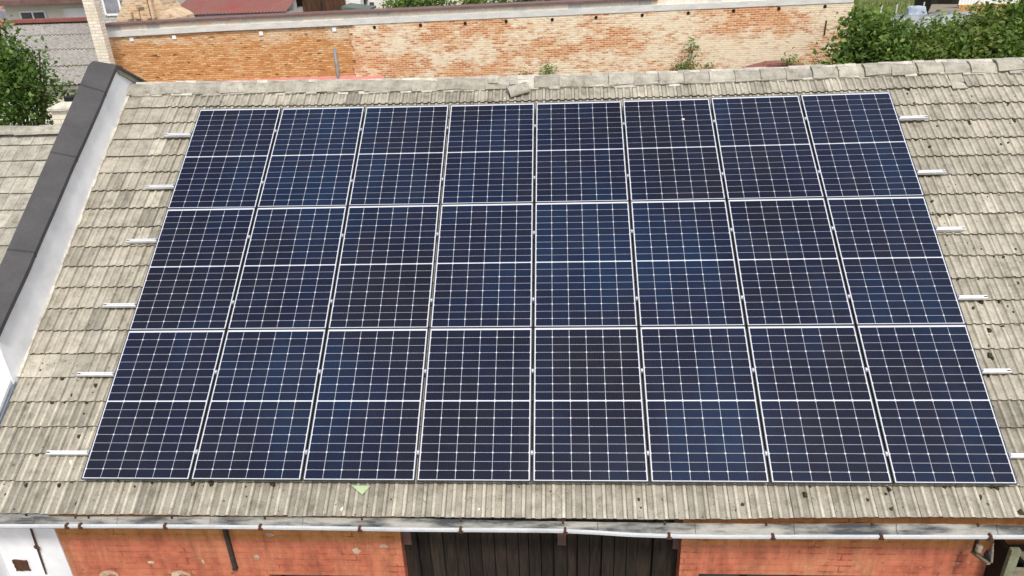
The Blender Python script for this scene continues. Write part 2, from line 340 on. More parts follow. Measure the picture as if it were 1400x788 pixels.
# ------------------------------------------------------------------ the setting: ground
g = MB(); g.box(-700, 700, -300, 1200, -1, 0); tag(g.build('ground', M['ground']), 'bare ground around the buildings', kind='structure')
g = MB(); g.add([(9, 15, .05), (13, 11.5, .05), (17, 6, .05), (21, 4.5, .05), (260, 3, .05), (260, 400, .05), (2, 400, .05), (2, 19, .05)], [list(range(8))]); tag(g.build('garden_lawn', M['grassland']), 'grassy garden behind the brick wall', kind='structure')

# ------------------------------------------------------------------ the barn
EX = 11.8
UL, UR = -5.86, EX
barn = empty('barn', (0, -4.4, 0), 'long barn with grey tile roof, orange painted brick front and dark plank door', 'barn')
PROF = [(0, -.007), (.004, 0), (.050, 0), (.064, .018), (.088, .018), (.099, 0), (.150, 0), (.164, .018), (.188, .018), (.2, -.007)]
def tile_field(mb, fn, u0, u1, vtop, ncourse, expo, seed, tw=.2, stepn=.030, lift=0, skip=(), paleness=.0, ribc=1.07, lastdrop=0., flat=lambda u, v: False):
    r = random.Random(seed)
    for k in range(ncourse):
        vb = vtop-k*expo; L = expo+.05; nu = int(round((u1-u0)/tw)); wave = r.uniform(-.004, .004)
        crs = r.uniform(.95, 1.05)
        for i in range(nu):
            if (k, i) in skip: continue
            ub = u0+i*tw; tn = crs*r.gauss(1, .09)
            q = r.random()
            if q < .03: tn *= 1.22
            elif q < .07: tn *= .8
            tn = min(1.3, max(.65, tn))
            ld = lastdrop*(1-.9*min(1, max(0, (ub-1.2)/2.6))) if k == ncourse-1 else 0
            dv = (1-0)*0 + wave + r.uniform(-.004, .004); rot_ = r.gauss(0, .006); dn = r.uniform(-.003, .003)
            fl = .25 if flat(ub, vb) else 1.
            vs, cs = [], []
            for (s, nn, dd) in ((0, stepn, 0), (1, 0., 0)):
                for (x, h) in PROF:
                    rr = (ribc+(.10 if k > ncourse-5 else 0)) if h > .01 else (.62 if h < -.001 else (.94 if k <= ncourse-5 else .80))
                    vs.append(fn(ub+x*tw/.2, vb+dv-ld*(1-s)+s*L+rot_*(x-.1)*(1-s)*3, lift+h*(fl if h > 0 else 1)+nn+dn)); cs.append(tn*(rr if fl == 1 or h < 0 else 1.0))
            n = len(PROF)
            for (x, h) in PROF:
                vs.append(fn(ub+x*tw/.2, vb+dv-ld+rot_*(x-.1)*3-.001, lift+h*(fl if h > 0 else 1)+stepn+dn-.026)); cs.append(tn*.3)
            vs2 = vs[:n]
            fs = [(j, j+1, n+j+1, n+j) for j in range(n-1)]
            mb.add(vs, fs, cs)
            # front face, coloured darker to paint in the shadow line under each course
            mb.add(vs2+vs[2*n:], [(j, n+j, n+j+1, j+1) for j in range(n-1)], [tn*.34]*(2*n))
NT = -.143
VT = .167
EXPO = .2975
NC = 20
VE = VT-(NC-1)*EXPO
mb = MB()
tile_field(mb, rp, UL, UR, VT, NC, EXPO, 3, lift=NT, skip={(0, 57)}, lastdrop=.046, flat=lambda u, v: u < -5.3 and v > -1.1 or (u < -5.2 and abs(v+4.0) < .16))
r_ = random.Random(5)
# a broken tile below the ridge: its lower half has slipped
ub = UL+57*.2
mb.box(ub+.01, ub+.19, VT+.09, VT+.30, NT-.002, NT+.022, .95, fn=rp)
mb.add([rp(ub-.01, VT-.055, NT+.045), rp(ub+.19, VT-.045, NT+.045), rp(ub+.17, VT+.06, NT+.03), rp(ub+.08, VT+.10, NT+.03), rp(ub+.005, VT+.085, NT+.03),
        rp(ub-.01, VT-.056, NT+.02), rp(ub+.19, VT-.046, NT+.02)], [(0, 1, 2, 3, 4), (0, 5, 6, 1)], [1.1]*5+[.5]*2)
# deck below the tiles and the back slope
RIDGE = .60
for i in range(16):
    ua, ub_ = UL+(UR-UL)*i/16, UL+(UR-UL)*(i+1)/16
    for va, vb_ in ((VE+.04, -1.74), (-1.74, RIDGE)): mb.box(ua, ub_, va, vb_, NT-.12, NT-.035, .4, fn=rp)
ry, rz = rp(7, RIDGE, -.12)[1:]
mb.add([(UL, ry, rz-.05), (UR, ry, rz-.05), (UR, ry+5.2, rz-3.4), (UL, ry+5.2, rz-3.4)], [(0, 1, 2, 3)], .9)
roof = wb(mb, 'roof', M['tile'], barn)
roof['label'] = 'grey ribbed concrete tile roof with mossy specks'
# mortar under the ridge caps, the caps themselves
mb = MB(); r_ = random.Random(11)
for i in range(90):
    u = UL+.05+i*.15; 
    mb.box(u, u+.152, .40+r_.uniform(-.035, .02), .66, NT+.0, NT+.040+r_.uniform(-.01, .01), r_.uniform(.6, 1.05), fn=rp)
wb(mb, 'ridge_mortar', M['mortar'], roof)
def ridge_cap(mb, u0, u1, dn, tint, tilt=0, fn=None, skew=0):
    prof = [(-.175, -.01), (-.150, .035), (-.105, .075), (-.06, .097), (0, .102), (.06, .097), (.105, .075), (.150, .035), (.175, -.01)]
    def W(u, y, z):
        b = rp(u, RIDGE, -.12); return (u, b[1]+y+skew*(u-u0), b[2]-.075+dn+z+tilt*(u-u0))
    n = 9; vs = []; 
    for (uu, k) in ((u0, 1.10), (u1, .93)):
        for (y, z) in prof: vs.append(W(uu, y*k, z*k))
    for (y, z) in prof: vs.append(W(u1, y*.78, z*.74))
    for (y, z) in prof: vs.append(W(u0, y*.85, z*.8))
    fs = [(j, j+1, n+j+1, n+j) for j in range(n-1)] + [(n+j, n+j+1, 2*n+j+1, 2*n+j) for j in range(n-1)] + [(j+1, j, 3*n+j, 3*n+j+1) for j in range(n-1)]
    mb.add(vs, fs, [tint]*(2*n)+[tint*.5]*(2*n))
mb = MB(); u = UL-.02; r_ = random.Random(4)
while u < EX:
    ln = .345
    if -.50 < u < -.02 and mb.v: caps = wb(mb, 'ridge_cap', M['tile_old'], roof); mb = MB()
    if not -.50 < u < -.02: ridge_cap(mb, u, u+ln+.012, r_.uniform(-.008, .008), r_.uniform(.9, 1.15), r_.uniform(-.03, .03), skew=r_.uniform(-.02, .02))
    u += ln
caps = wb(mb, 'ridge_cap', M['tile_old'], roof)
# open gap in the ridge beside the slipped cap
mb = MB()
b0 = rp(-.35, RIDGE, -.12)
mb.box(-.62, -.30, b0[1]-.14, b0[1]+.16, b0[2]-.09, b0[2]-.01, 1.0)
wb(mb, 'broken_mortar', M['mortar'], roof); mb = MB()
mb.box(-.66, -.52, b0[1]-.16, b0[1]+.02, b0[2]-.01, b0[2]+.055, 1.05)
wb(mb, 'broken_mortar', M['mortar'], roof); mb = MB()
mb.box(-.36, -.26, b0[1]-.18, b0[1]+.02, b0[2]-.03, b0[2]+.03, .9)
wb(mb, 'broken_mortar', M['mortar'], roof)
# moss clumps and lichen on the tiles
mb = MB(); ml = MB(); r_ = random.Random(21)
def blob(mb, u, v, n, s, h, tint=1.):
    k = r_.randint(6, 9); ring = []; a0 = r_.uniform(0, 6)
    for j in range(k):
        a = a0+2*math.pi*j/k; q = s*r_.uniform(.55, 1.15); ring.append((u+q*math.cos(a), v+q*math.sin(a)*1.15, n-.012))
    mid = [(u+(x-u)*.6, v+(y-v)*.6, n+h*r_.uniform(.6, 1)) for x, y, _ in ring]
    vs = [rp(*p) for p in ring+mid+[(u, v, n+h)]]
    mb.add(vs, [(j, (j+1) % k, k+(j+1) % k, k+j) for j in range(k)]+[(k+j, k+(j+1) % k, 2*k) for j in range(k)], tint)
for i in range(400):
    if i < 300: u, v = r_.uniform(4.7, 7.4), r_.uniform(-5.4, .3)
    elif i < 350: u, v = r_.uniform(-5.8, -4.7), r_.uniform(-5.4, -3.8)
    else: u, v = r_.uniform(-5.6, 6), r_.uniform(-5.45, -5.2)
    if r_.random() < .4: v = VT-round((VT-v)/EXPO)*EXPO-.012
    s = .008+.030*r_.random()**3
    if u < 4 and r_.random() < .5: s *= .6
    blob(mb, u, v, NT+.020, s, s*.5)
for (x, y, s) in [(1352, 452, .03), (1370, 447, .028), (1352, 474, .04), (1353, 487, .04), (1356, 490, .03), (1364, 210, .03), (1326, 170, .022), (1325, 167, .02), (1281, 173, .018), (1366, 268, .02), (1388, 342, .025), (1008, 698, .028), (1006, 699, .02), (1015, 690, .024), (873, 683, .024), (876, 695, .02), (535, 683, .012), (1218, 697, .03), (106, 689, .03), (109, 597, .03), (1395, 702, .04), (1216, 670, .03), (1186, 684, .022), (1211, 676, .018), (1362, 668, .035), (1355, 666, .02), (163, 657, .03), (1372, 352, .02), (115, 592, .016), (1290, 666, .03), (1342, 657, .03)]:
    u, v = roofpx(x, y, NT+.01); blob(mb, u, v, NT+.020, s, s*.5)
mo = wb(mb, 'moss', M['moss'], roof); mo['kind'] = 'stuff'
for (x, y, s) in [(468.5, 697, .032), (98, 631, .028), (99, 636, .02), (1296, 98, .04), (1366, 96, .03), (1337, 142, .025), (303, 126, .03), (275, 124, .025), (690, 131, .02), (655, 697, .02)]:
    u, v = roofpx(x, y, NT+.01); blob(ml, u, v, NT+.026, s, s*.2)
li = wb(ml, 'lichen_spots', M['lichen'], roof); li['kind'] = 'stuff'

# front wall under the eave
WY = -4.35
FD = [at(548, 740, WY)[0], at(932, 740, WY)[0]]
XW = at(78, 730, WY)[0]
def wall_with_holes(mb, x0, x1, y0, y1, z0, z1, holes, tint=1.):
    cuts = sorted(holes); x = x0
    for (a, b, za, zb) in cuts:
        mb.box(x, a, y0, y1, z0, z1, tint)
        if za > z0: mb.box(a, b, y0, y1, z0, za, tint)
        if zb < z1: mb.box(a, b, y0, y1, zb, z1, tint)
        x = b
    mb.box(x, x1, y0, y1, z0, z1, tint)
ztop = rp(6, VE, NT)[2]-.03
win = [(at(368, 786, WY)[0], at(497, 786, WY)[0], 1.4, at(430, 786.5, WY)[2]), (at(955, 787, WY)[0], at(1254, 787, WY)[0], 1.0, at(1100, 786.5, WY)[2])]
mb = MB()
wall_with_holes(mb, XW, FD[0], WY, WY+.4, 0, ztop, [win[0]])
fw = wb(mb, 'front_wall', M['paint'], barn); mb = MB()
wall_with_holes(mb, FD[1], EX, WY, WY+.4, 0, ztop, [win[1]])
wb(mb, 'front_wall', M['paint'], barn)
mb = MB()
for (x, y, s, q) in [(207, 769, .05, .03), (487, 753, .05, .045), (351, 762, .042, .04), (369, 731, .05, .03), (278, 768, .018, .04), (525, 747, .05, .035)]:
    c = at(x, y, WY); k = 10
    ring = [(c[0]+s*r_.uniform(.7, 1.1)*math.cos(a), WY-.004, c[2]+q*r_.uniform(.7, 1.1)*math.sin(a)) for a in [2*math.pi*j/k for j in range(k)]]
    mb.add(ring+[(c[0], WY-.009, c[2])], [(j, (j+1) % k, k) for j in range(k)]); wb(mb, 'plaster_patch', M['daub'], fw); mb = MB()
for (x, y) in [(150, 786), (247, 786)]:                               # pale daubs with a red core
    c = at(x, y, WY); k = 14; sh = [r_.uniform(.85, 1.12) for _ in range(k)]
    o_ = [(c[0]+.11*sh[j]*math.cos(2*math.pi*j/k), WY-.005, c[2]+.07*sh[j]*math.sin(2*math.pi*j/k)) for j in range(k)]
    i_ = [(c[0]+.03+.05*math.cos(2*math.pi*j/k), WY-.005, c[2]-.01+.022*math.sin(2*math.pi*j/k)) for j in range(k)]
    mb.add(o_+i_, [(j, (j+1) % k, k+(j+1) % k, k+j) for j in range(k)]); wb(mb, 'plaster_patch', M['daub'], fw); mb = MB()
mb = MB(); mb.box(-6.9, XW-.003, WY-.012, WY+.4, 0, ztop)
ww = wb(mb, 'white_wall', M['render'], barn); ww['label'] = 'smooth white rendered wall section left of the orange brick'
# rusty tie bar and anchor plate on the white wall
mb = MB(); a, b_ = at(43, 726, WY-.03), at(63, 785, WY-.03)
mid = a+(b_-a)*.36
mb.tube([a+(a-b_)*.5, mid, b_], [.009, .011, .008], 6); mb.tube([mid+[-.02, 0, .012], mid+[.0, -.02, 0], mid+[.02, 0, -.012]], .014, 6)
mb.tube([mid+[.005, -.01, 0], mid+[.03, -.012, -.03], mid+[.012, -.01, -.06]], .006, 6)
wb(mb, 'tie_bar', M['rust'], ww)
mb = MB(); c = at(30, 772.5, WY-.012)
pts = []
for j in range(20):
    t_ = j/20*4; k = int(t_); f_ = t_-k; q = [(-1, -.75), (1, -.75), (1, .75), (-1, .75), (-1, -.75)]
    pts.append((c[0]+.083*(q[k][0]+(q[k+1][0]-q[k][0])*f_)*r_.uniform(.9, 1.08), c[2]+.105*(q[k][1]+(q[k+1][1]-q[k][1])*f_)*r_.uniform(.9, 1.08)))
mb.prism(pts, 1, WY-.013, WY-.028); wb(mb, 'anchor_plate', M['rust'], ww)
# dark bar fixed to the brick
mb = MB(); a, b_ = at(308, 729, WY-.035), at(319.5, 778, WY-.035)
mb.box(a[0]-.019, a[0]+.019, WY-.045, WY-.002, b_[2], ztop-.1); mb.box(a[0]-.024, a[0]+.024, WY-.05, WY-.001, b_[2]-.012, b_[2]+.012)
wb(mb, 'iron_bar', M['iron'], fw)
# window recesses
for (a, b2, za, zb) in win:
    mb = MB()
    mb.box(a, b2, WY+.30, WY+.34, za, zb); o = wb(mb, 'window', M['glass'], barn)
    mb = MB()
    n = 2 if b2-a < 1.3 else 4
    for i in range(n+1):
        x = a+(b2-a)*i/n; mb.box(max(a, x-.03), min(b2, x+.03), WY+.26, WY+.297, za, zb-.05)
    mb.box(a, b2, WY+.255, WY+.297, zb-.05, zb); mb.box(a, b2, WY+.255, WY+.297, za, za+.05)
    wb(mb, 'window_frame', M['wood'], o)
# plank door
mb = MB(); x = FD[0]+.004; r_ = random.Random(8); i = 0
while x < FD[1]-.02:
    wd = min(r_.choice([.11, .14, .17, .13]), FD[1]-.006-x); dy = r_.choice([0, .03, .055]) if i % 2 else r_.uniform(-.005, .01)
    mb.box(x+.004, x+wd-.004, WY+.10+dy, WY+.15+dy, .05, ztop-.02, r_.uniform(.75, 1.3)); x += wd; i += 1
mb.box(FD[0]+.003, FD[1]-.003, WY+.21, WY+.23, .05, ztop-.02, .4)
door = wb(mb, 'barn_door', M['wood'], barn); door['label'] = 'tall dark brown vertical plank door'
mb = MB(); mb.box(-1.9, 2.0, WY+.235, WY+.395, ztop-.3, ztop-.025, .5)
wb(mb, 'lintel', M['wood'], barn)
mb = MB()
for (x, y0_, y1_) in [(556, 733, 744), (768, 735, 745), (926, 740, 750)]:
    a, b2 = at(x, y0_, WY+.07), at(x, y1_, WY+.07); mb.box(a[0]-.045, a[0]+.045, WY+.06, WY+.098, b2[2], ztop-.05, .7); wb(mb, 'door_block', M['brownmetal'], door); mb = MB()

# gutter: follows the measured sag, bent brackets over its front lip
GYF, GYB = -4.79, -4.63
lip = [(-60, 722), (0, 722), (60, 722.2), (180, 722.2), (300, 723), (440, 725), (560, 727), (730, 728), (775, 729), (815, 731), (860, 734), (920, 736), (1000, 737), (1120, 737), (1250, 737), (1400, 737.2), (1500, 738)]
bak = [(-60, 706), (0, 706), (180, 706.5), (300, 707), (560, 709), (700, 712), (780, 713.5), (860, 714.5), (1000, 716.2), (1120, 716.5), (1250, 716), (1400, 718.5), (1500, 720)]
def stations(px, Y):
    p = np.array([at(x, y, Y) for x, y in px]); return p[:, 0], p[:, 2]
fx, fz = stations(lip, GYF-.012); bx_, bz = stations(bak, GYB)
xs = np.arange(-6.6, 11.7, .1)
rz_ = random.Random(2)
mb = MB(); ml = MB(); prof_i = []
for x in xs:
    zf = np.interp(x, fx, fz)+.025; zb = np.interp(x, bx_, bz)+rz_.uniform(-.003, .003)
    row = []
    for j in range(9):
        a = math.pi*j/8; y = (GYB+GYF)/2 + (GYB-GYF)/2*math.cos(a); zz = zb+(zf-zb)*j/8 - .075*math.sin(a); row.append((x, y, zz))
    prof_i.append(row)
vs = [p for r in prof_i for p in r]; n = 9
fs = [(i*n+j, (i+1)*n+j, (i+1)*n+j+1, i*n+j+1) for i in range(len(xs)-1) for j in range(n-1)]
mb.add(vs, fs)
outer = [(x, y+(.004 if j == 0 else (-.004 if j == 8 else 0)), z-.004) for r in prof_i for j, (x, y, z) in enumerate(r)]
mb.add(outer, [f[::-1] for f in fs])
gut = wb(mb, 'gutter', M['zincdirty'], barn, True); gut['label'] = 'sagging stained zinc gutter along the eave'
prof_l = [(-.012, -.024), (.006, -.022), (.009, .0), (.009, .009), (-.012, .009), (-.014, .0)]
vs = []; 
for x in xs:
    zf = np.interp(x, fx, fz)+.022
    vs += [(x, GYF+a, zf+b2) for a, b2 in prof_l]
k = len(prof_l); ml.add(vs, [(i*k+j, i*k+(j+1) % k, (i+1)*k+(j+1) % k, (i+1)*k+j) for i in range(len(xs)-1) for j in range(k)])
wb(ml, 'gutter_lip', M['lipmetal'], gut)
for (px_, py_) in [(92, 718), (110, 717), (226, 717), (356, 718), (492, 720), (630, 721), (773, 723), (915, 730), (1057, 731), (1205, 731), (1354, 731)]:
    x = at(px_, py_, GYF)[0]; zf = np.interp(x, fx, fz)+.03; zb = np.interp(x, bx_, bz)
    mb = MB(); mb.box(x-.03, x-.012, GYB-.01, GYB+.012, zb-.02, zb+.012); wb(mb, 'gutter_hook', M['rust'], gut); mb = MB()
    mb.box(x-.014, x+.010, GYF-.024, GYF+.018, zf-.012, zf+.016); mb.box(x-.022, x+.022, GYF-.022, GYF-.016, zf-.04, zf-.012)
    wb(mb, 'gutter_bracket', M['rust'], gut)
    mb = MB()
    mb.box(x+.40, x+.412, GYF+.03, GYB-.02, zf-.085, zf-.06)
for px_ in (42, 156, 284, 411, 818, 953, 1090, 1232, 1372):               # soldered joints of the gutter lengths
    x = at(px_, 715, -4.7)[0]; zf = np.interp(x, fx, fz)+.025; zb = np.interp(x, bx_, bz); mb = MB()
    ring = [(x, (GYB+GYF)/2+(GYB-GYF)/2*.97*math.cos(math.pi*j/8), zb+(zf-zb)*j/8-.072*math.sin(math.pi*j/8)) for j in range(9)]
    mb.tube(ring, .0045, 5, .7); wb(mb, 'gutter_joint', M['zincdirty'], gut)

# ------------------------------------------------------------------ parapet between the two houses
par = empty('parapet_wall', (-5.98, -1.5, 0), 'white rendered parapet with dark grey bitumen coping sloping along the left roof edge', 'wall')
PX0, PX1 = -6.10, -5.875
PE = -3.37
def pl2w(v, n): a = MP @ np.array([0, v, n]); return (a[1], a[2]+Z0)
pk = (.25, 8.075)
sl = math.tan(PITCH)
fz_top = lambda y: float(np.interp(y, [-3.45, -2.639, -1.873, -1.294, -.8, -.4, -.1, .12, .25], [5.80, 6.28, 6.76, 7.12, 7.42, 7.66, 7.86, 8.0, 8.075]))
poly = [(PE, 0), (PE, fz_top(PE)-.05)]+[(y_, fz_top(y_)-.05) for y_ in (-2.64, -1.87, -1.3, -.8, -.4, -.1, .12)]+[(pk[0], pk[1]-.05), (5.6, pk[1]-.05-(5.6-pk[0])*.53), (5.6, 0)]
mb = MB(); mb.prism(poly, 0, PX0, PX1); wb(mb, 'wall_body', M['render'], par)
mb = MB()
N = 28
fl_top = lambda y: min(8.03+.649*y, 8.135)
for i in range(N):
    y0 = PE-.02+(pk[0]-PE+.02)*i/N; y1 = PE-.02+(pk[0]-PE+.02)*(i+1)/N
    j0, j1 = .003*math.sin(i*.9), .003*math.sin((i+1)*.9)
    mb.add([(PX0-.045, y0, fl_top(y0)-.08), (PX1+.05, y0, fz_top(y0)-.05+j0), (PX1+.05, y0, fz_top(y0)+.01+j0), (PX0-.045, y0, fl_top(y0)+.01),
            (PX0-.045, y1, fl_top(y1)-.08), (PX1+.05, y1, fz_top(y1)-.05+j1), (PX1+.05, y1, fz_top(y1)+.01+j1), (PX0-.045, y1, fl_top(y1)+.01)],
           [(3, 2, 6, 7), (2, 1, 5, 6), (0, 3, 7, 4), (1, 0, 4, 5)]+([(0, 1, 2, 3)] if i == 0 else []))
bz_top = lambda y: pk[1]-(y-pk[0])*.53
mb.add([(PX0-.045, pk[0], 8.145), (PX1+.05, pk[0], pk[1]+.01), (PX1+.05, 5.7, bz_top(5.7)+.01), (PX0-.045, 5.7, bz_top(5.7)+.01),
        (PX0-.045, pk[0], pk[1]-.03), (PX1+.05, pk[0], pk[1]-.03), (PX1+.05, 5.7, bz_top(5.7)-.03), (PX0-.045, 5.7, bz_top(5.7)-.03)],
       [(0, 1, 2, 3), (1, 5, 6, 2), (4, 7, 6, 5), (0, 3, 7, 4)])
for y in (-2.45, -1.2, -.2):
    e_ = .012; mb.add([(PX0-.046, y-e_, fl_top(y-e_)+.014), (PX1+.052, y-e_, fz_top(y-e_)+.016), (PX1+.052, y+e_, fz_top(y+e_)+.0115), (PX0-.046, y+e_, fl_top(y+e_)+.0115), (PX1+.052, y-e_, fz_top(y)-.055), (PX1+.052, y+e_, fz_top(y)-.05)], [(0, 1, 2, 3), (1, 4, 5, 2)], .7)
wb(mb, 'coping', M['coping'], par)
mb = MB()
mb.add([(PX1+.03, pk[0]+.01, pk[1]-.032), (PX1+.03, 5.6, bz_top(5.6)-.032), (PX1+.03, 5.6, bz_top(5.6)-.11), (PX1+.03, pk[0]+.06, pk[1]-.13),
        (PX1+.002, pk[0]+.01, pk[1]-.032), (PX1+.002, 5.6, bz_top(5.6)-.032), (PX1+.002, 5.6, bz_top(5.6)-.11), (PX1+.002, pk[0]+.06, pk[1]-.13)],
       [(0, 3, 2, 1), (3, 7, 6, 2), (0, 4, 7, 3)])
wb(mb, 'edge_board', M['soffit'], par)
mb = MB()
for i in range(30):
    va = -4.0+i*4.55/30; mb.box(PX1+.001, PX1+.022+r_.uniform(0, .02), va, va+4.55/30, NT-.01, NT+.035+r_.uniform(0, .012), r_.uniform(.9, 1.1), fn=rp)
wb(mb, 'mortar_fillet', M['mortar'], par)
# the lower eave wall in front of the parapet, capped with white sheet
mb = MB(); ya, yb = PE-.003, -4.62
q0, q1 = pl2w(-4.03, -.06), pl2w(-5.5, -.06)
mb.prism([(PE-.003, 0), (PE-.003, q0[1]-.05), (-4.6, q1[1]-.05), (-4.6, 0)], 0, -6.9, -5.90); lw = wb(mb, 'eave_wall', M['render'], par)
mb = MB(); mb.box(-6.95, -5.885, -5.53, -4.05, -.075, -.055, fn=lambda u, v, n: (u,)+pl2w(v, n)); mb.box(-5.925, -5.885, -5.53, -4.03, -.054, -.042, fn=lambda u, v, n: (u,)+pl2w(v, n))
wb(mb, 'white_capping', M['whitemetal'], lw)
mb = MB(); mb.box(-5.884, -5.864, -5.5, -4.06, -.118, -.104, fn=lambda u, v, n: (u,)+pl2w(v, n)); wb(mb, 'edge_flashing', M['bluegrey'], lw)

# ------------------------------------------------------------------ solar panels, their rails
PW, PH, GX, GY = 1.134, 1.722, .0345, .0143
col_u = lambda c: -4*PW-3.5*GX+c*(PW+GX)
row_v = lambda r: -r*(PH+GY)
fr = MB(); L = .008
fx_, fy_ = .0085, .0055
for (x0, x1, y0, y1) in [(-PW/2-fx_, PW/2+fx_, -fy_, .003), (-PW/2-fx_, PW/2+fx_, PH-.004, PH+fy_), (-PW/2-fx_, -PW/2+.002, .003, PH-.004), (PW/2-.002, PW/2+fx_, .003, PH-.004)]:
    fr.box(x0, x1, y0, y1, -.035, 0)
bs = MB(); bs.add([(-PW/2, 0, -.002), (PW/2, 0, -.002), (PW/2, PH, -.002), (-PW/2, PH, -.002)], [(0, 1, 2, 3)])
bs.add([(-PW/2, 0, -.03), (PW/2, 0, -.03), (PW/2, PH, -.03), (-PW/2, PH, -.03)], [(3, 2, 1, 0)])
ce = MB(); cp, rpit, cw, ch, q = .1852, .0932, .1815, .0902, .009
idx = 0
for r in range(18):
    half = r//9; y0 = .003+L+r*rpit+(.011 if half else 0)
    for c in range(6):
        x0 = (c-3)*cp+(cp-cw)/2; idx += 1
        # half-cut pseudo-square cell: corners cut on one long side
        a = q if (r % 2) else 0; b2 = 0 if (r % 2) else q; a = max(a, .0); 
        pts = [(x0+a, y0), (x0+cw-a, y0), (x0+cw, y0+a), (x0+cw, y0+ch-b2), (x0+cw-b2, y0+ch), (x0+b2, y0+ch), (x0, y0+ch-b2), (x0, y0+a)]
        ded = [p for i_, p in enumerate(pts) if p != pts[i_-1]]
        ce.add([(x, y, -.0008) for x, y in ded], [list(range(len(ded)))], [.5+.5*math.sin(c*2.1+half*1.3)+.25*math.sin(idx*12.9898)]*len(ded))
rowname = ['top', 'middle', 'bottom']; ordn = ['first', 'second', 'third', 'fourth', 'fifth', 'sixth', 'seventh', 'eighth']
proto = None
for r in range(3):
    for c in range(8):
        ucen = col_u(c)+PW/2; vb = row_v(r)-PH; vt = row_v(r)
        o0 = Vector(rp(ucen, vb, 0)); o1 = Vector(rp(ucen, vt, 0)); l_ = Vector(rp(ucen-PW/2, (vb+vt)/2, 0)); r2 = Vector(rp(ucen+PW/2, (vb+vt)/2, 0))
        ey = (o1-o0).normalized(); ex = (r2-l_).normalized(); ez = ex.cross(ey).normalized(); ex = ey.cross(ez)
        p = bpy.data.objects.new('solar_panel', None); C.objects.link(p); p.empty_display_size = .3
        jit = random.Random(r*8+c)
        mw = Matrix([[ex[i], ey[i], ez[i], o0[i]] for i in range(3)]+[[0, 0, 0, 1]])
        p.matrix_world = mw @ Matrix.Rotation(jit.uniform(-.0012, .0012), 4, 'Y') @ Matrix.Rotation(jit.uniform(-.001, .001), 4, 'X')
        where = {0: 'leftmost', 7: 'rightmost'}.get(c, ordn[c]+' from the left')
        tag(p, f'dark blue solar panel, {where} in the {rowname[r]} row of the array', 'solar panel', 'solar panels on the barn roof')
        if proto is None:
            proto = [fr.build('frame', M['frame'], p), bs.build('backsheet', M['backsheet'], p), ce.build('cell_grid', M['cell'], p)]
            bv = proto[0].modifiers.new('bevel', 'BEVEL'); bv.width = .0015; bv.segments = 1
        else:
            for ch_ in proto:
                k_ = ch_.copy(); k_.parent = p; C.objects.link(k_)
rails_v = [-.425, -1.325, -2.18, -3.105, -3.995, -4.905]
ends = [(-5.065, 5.05), (-5.075, 5.035), (-5.09, 5.03), (-5.10, 5.01), (-5.125, 4.985), (-5.165, 5.03)]
rword = ['topmost', 'second from the top', 'third from the top', 'third from the bottom', 'second from the bottom', 'lowest']
for k, v in enumerate(rails_v):
    e0, e1 = ends[k]
    rl = empty('mounting_rail', rp(0, v, -.076), f'slim aluminium rail under the solar panels with protruding ends, {rword[k]} of six', 'rail', 'mounting rails under the panels')
    prof = [(-.020, -.076), (.020, -.076), (.020, -.036), (.007, -.036), (.007, -.050), (-.007, -.050), (-.007, -.036), (-.020, -.036)]
    us = np.linspace(e0, e1, 25); mb = MB(); n = len(prof)
    vs = [rp(u, v+a, b2) for u in us for a, b2 in prof]
    mb.add(vs, [(i*n+j, i*n+(j+1) % n, (i+1)*n+(j+1) % n, (i+1)*n+j) for i in range(24) for j in range(n)])
    wb(mb, 'rail', M['aluminium'], rl)
    mb = MB()
    for (e, s) in ((e0, -1), (e1, 1)):
        mb.box(min(e-s*.03, e+s*.002), max(e-s*.03, e+s*.002), v-.0195, v+.0069, -.0755, -.0498, fn=rp)
        mb.box(min(e-s*.004, e-s*.028), max(e-s*.004, e-s*.028), v-.0069, v+.0069, -.0499, -.0375, fn=rp); wb(mb, 'open_end', M['darkhole'], rl); mb = MB()
    for c in range(9):
        if c in (0, 8):
            u = col_u(0)-.0215 if c == 0 else col_u(7)+PW+.0215; mb = MB()
            mb.box(u-.012, u+.012, v-.02, v+.02, -.036, .004, fn=rp); wb(mb, 'end_clamp', M['aluminium'] if False else M['pipe'], rl)
        else:
            u = col_u(c)-GX/2; mb = MB()
            mb.box(u-.0145, u+.0145, v-.02, v+.02, .001, .004, fn=rp); mb.box(u-.008, u+.008, v-.025, v+.025, -.036, .001, fn=rp)
            c_ = Vector(rp(u, v, .005)); nz = Vector(rp(u, v, 1.005))-c_; nz.normalize()
            wb(mb, 'mid_clamp', M['pipe'], rl); mb = MB(); mb.tube([c_+nz*.0005, c_+nz*.006], .008, 8); wb(mb, 'bolt_head', M['aluminium'], rl.children[-1])
    for j in range(8):                                   # roof hooks
        u = -4.4+j*1.26; mb = MB(); mb.box(u-.015, u+.015, v-.03, v+.16, -.100, -.094, fn=rp); mb.box(u-.015, u+.015, v-.03, v-.021, -.0995, -.05, fn=rp)
        wb(mb, 'roof_hook', M['pipe'], rl)

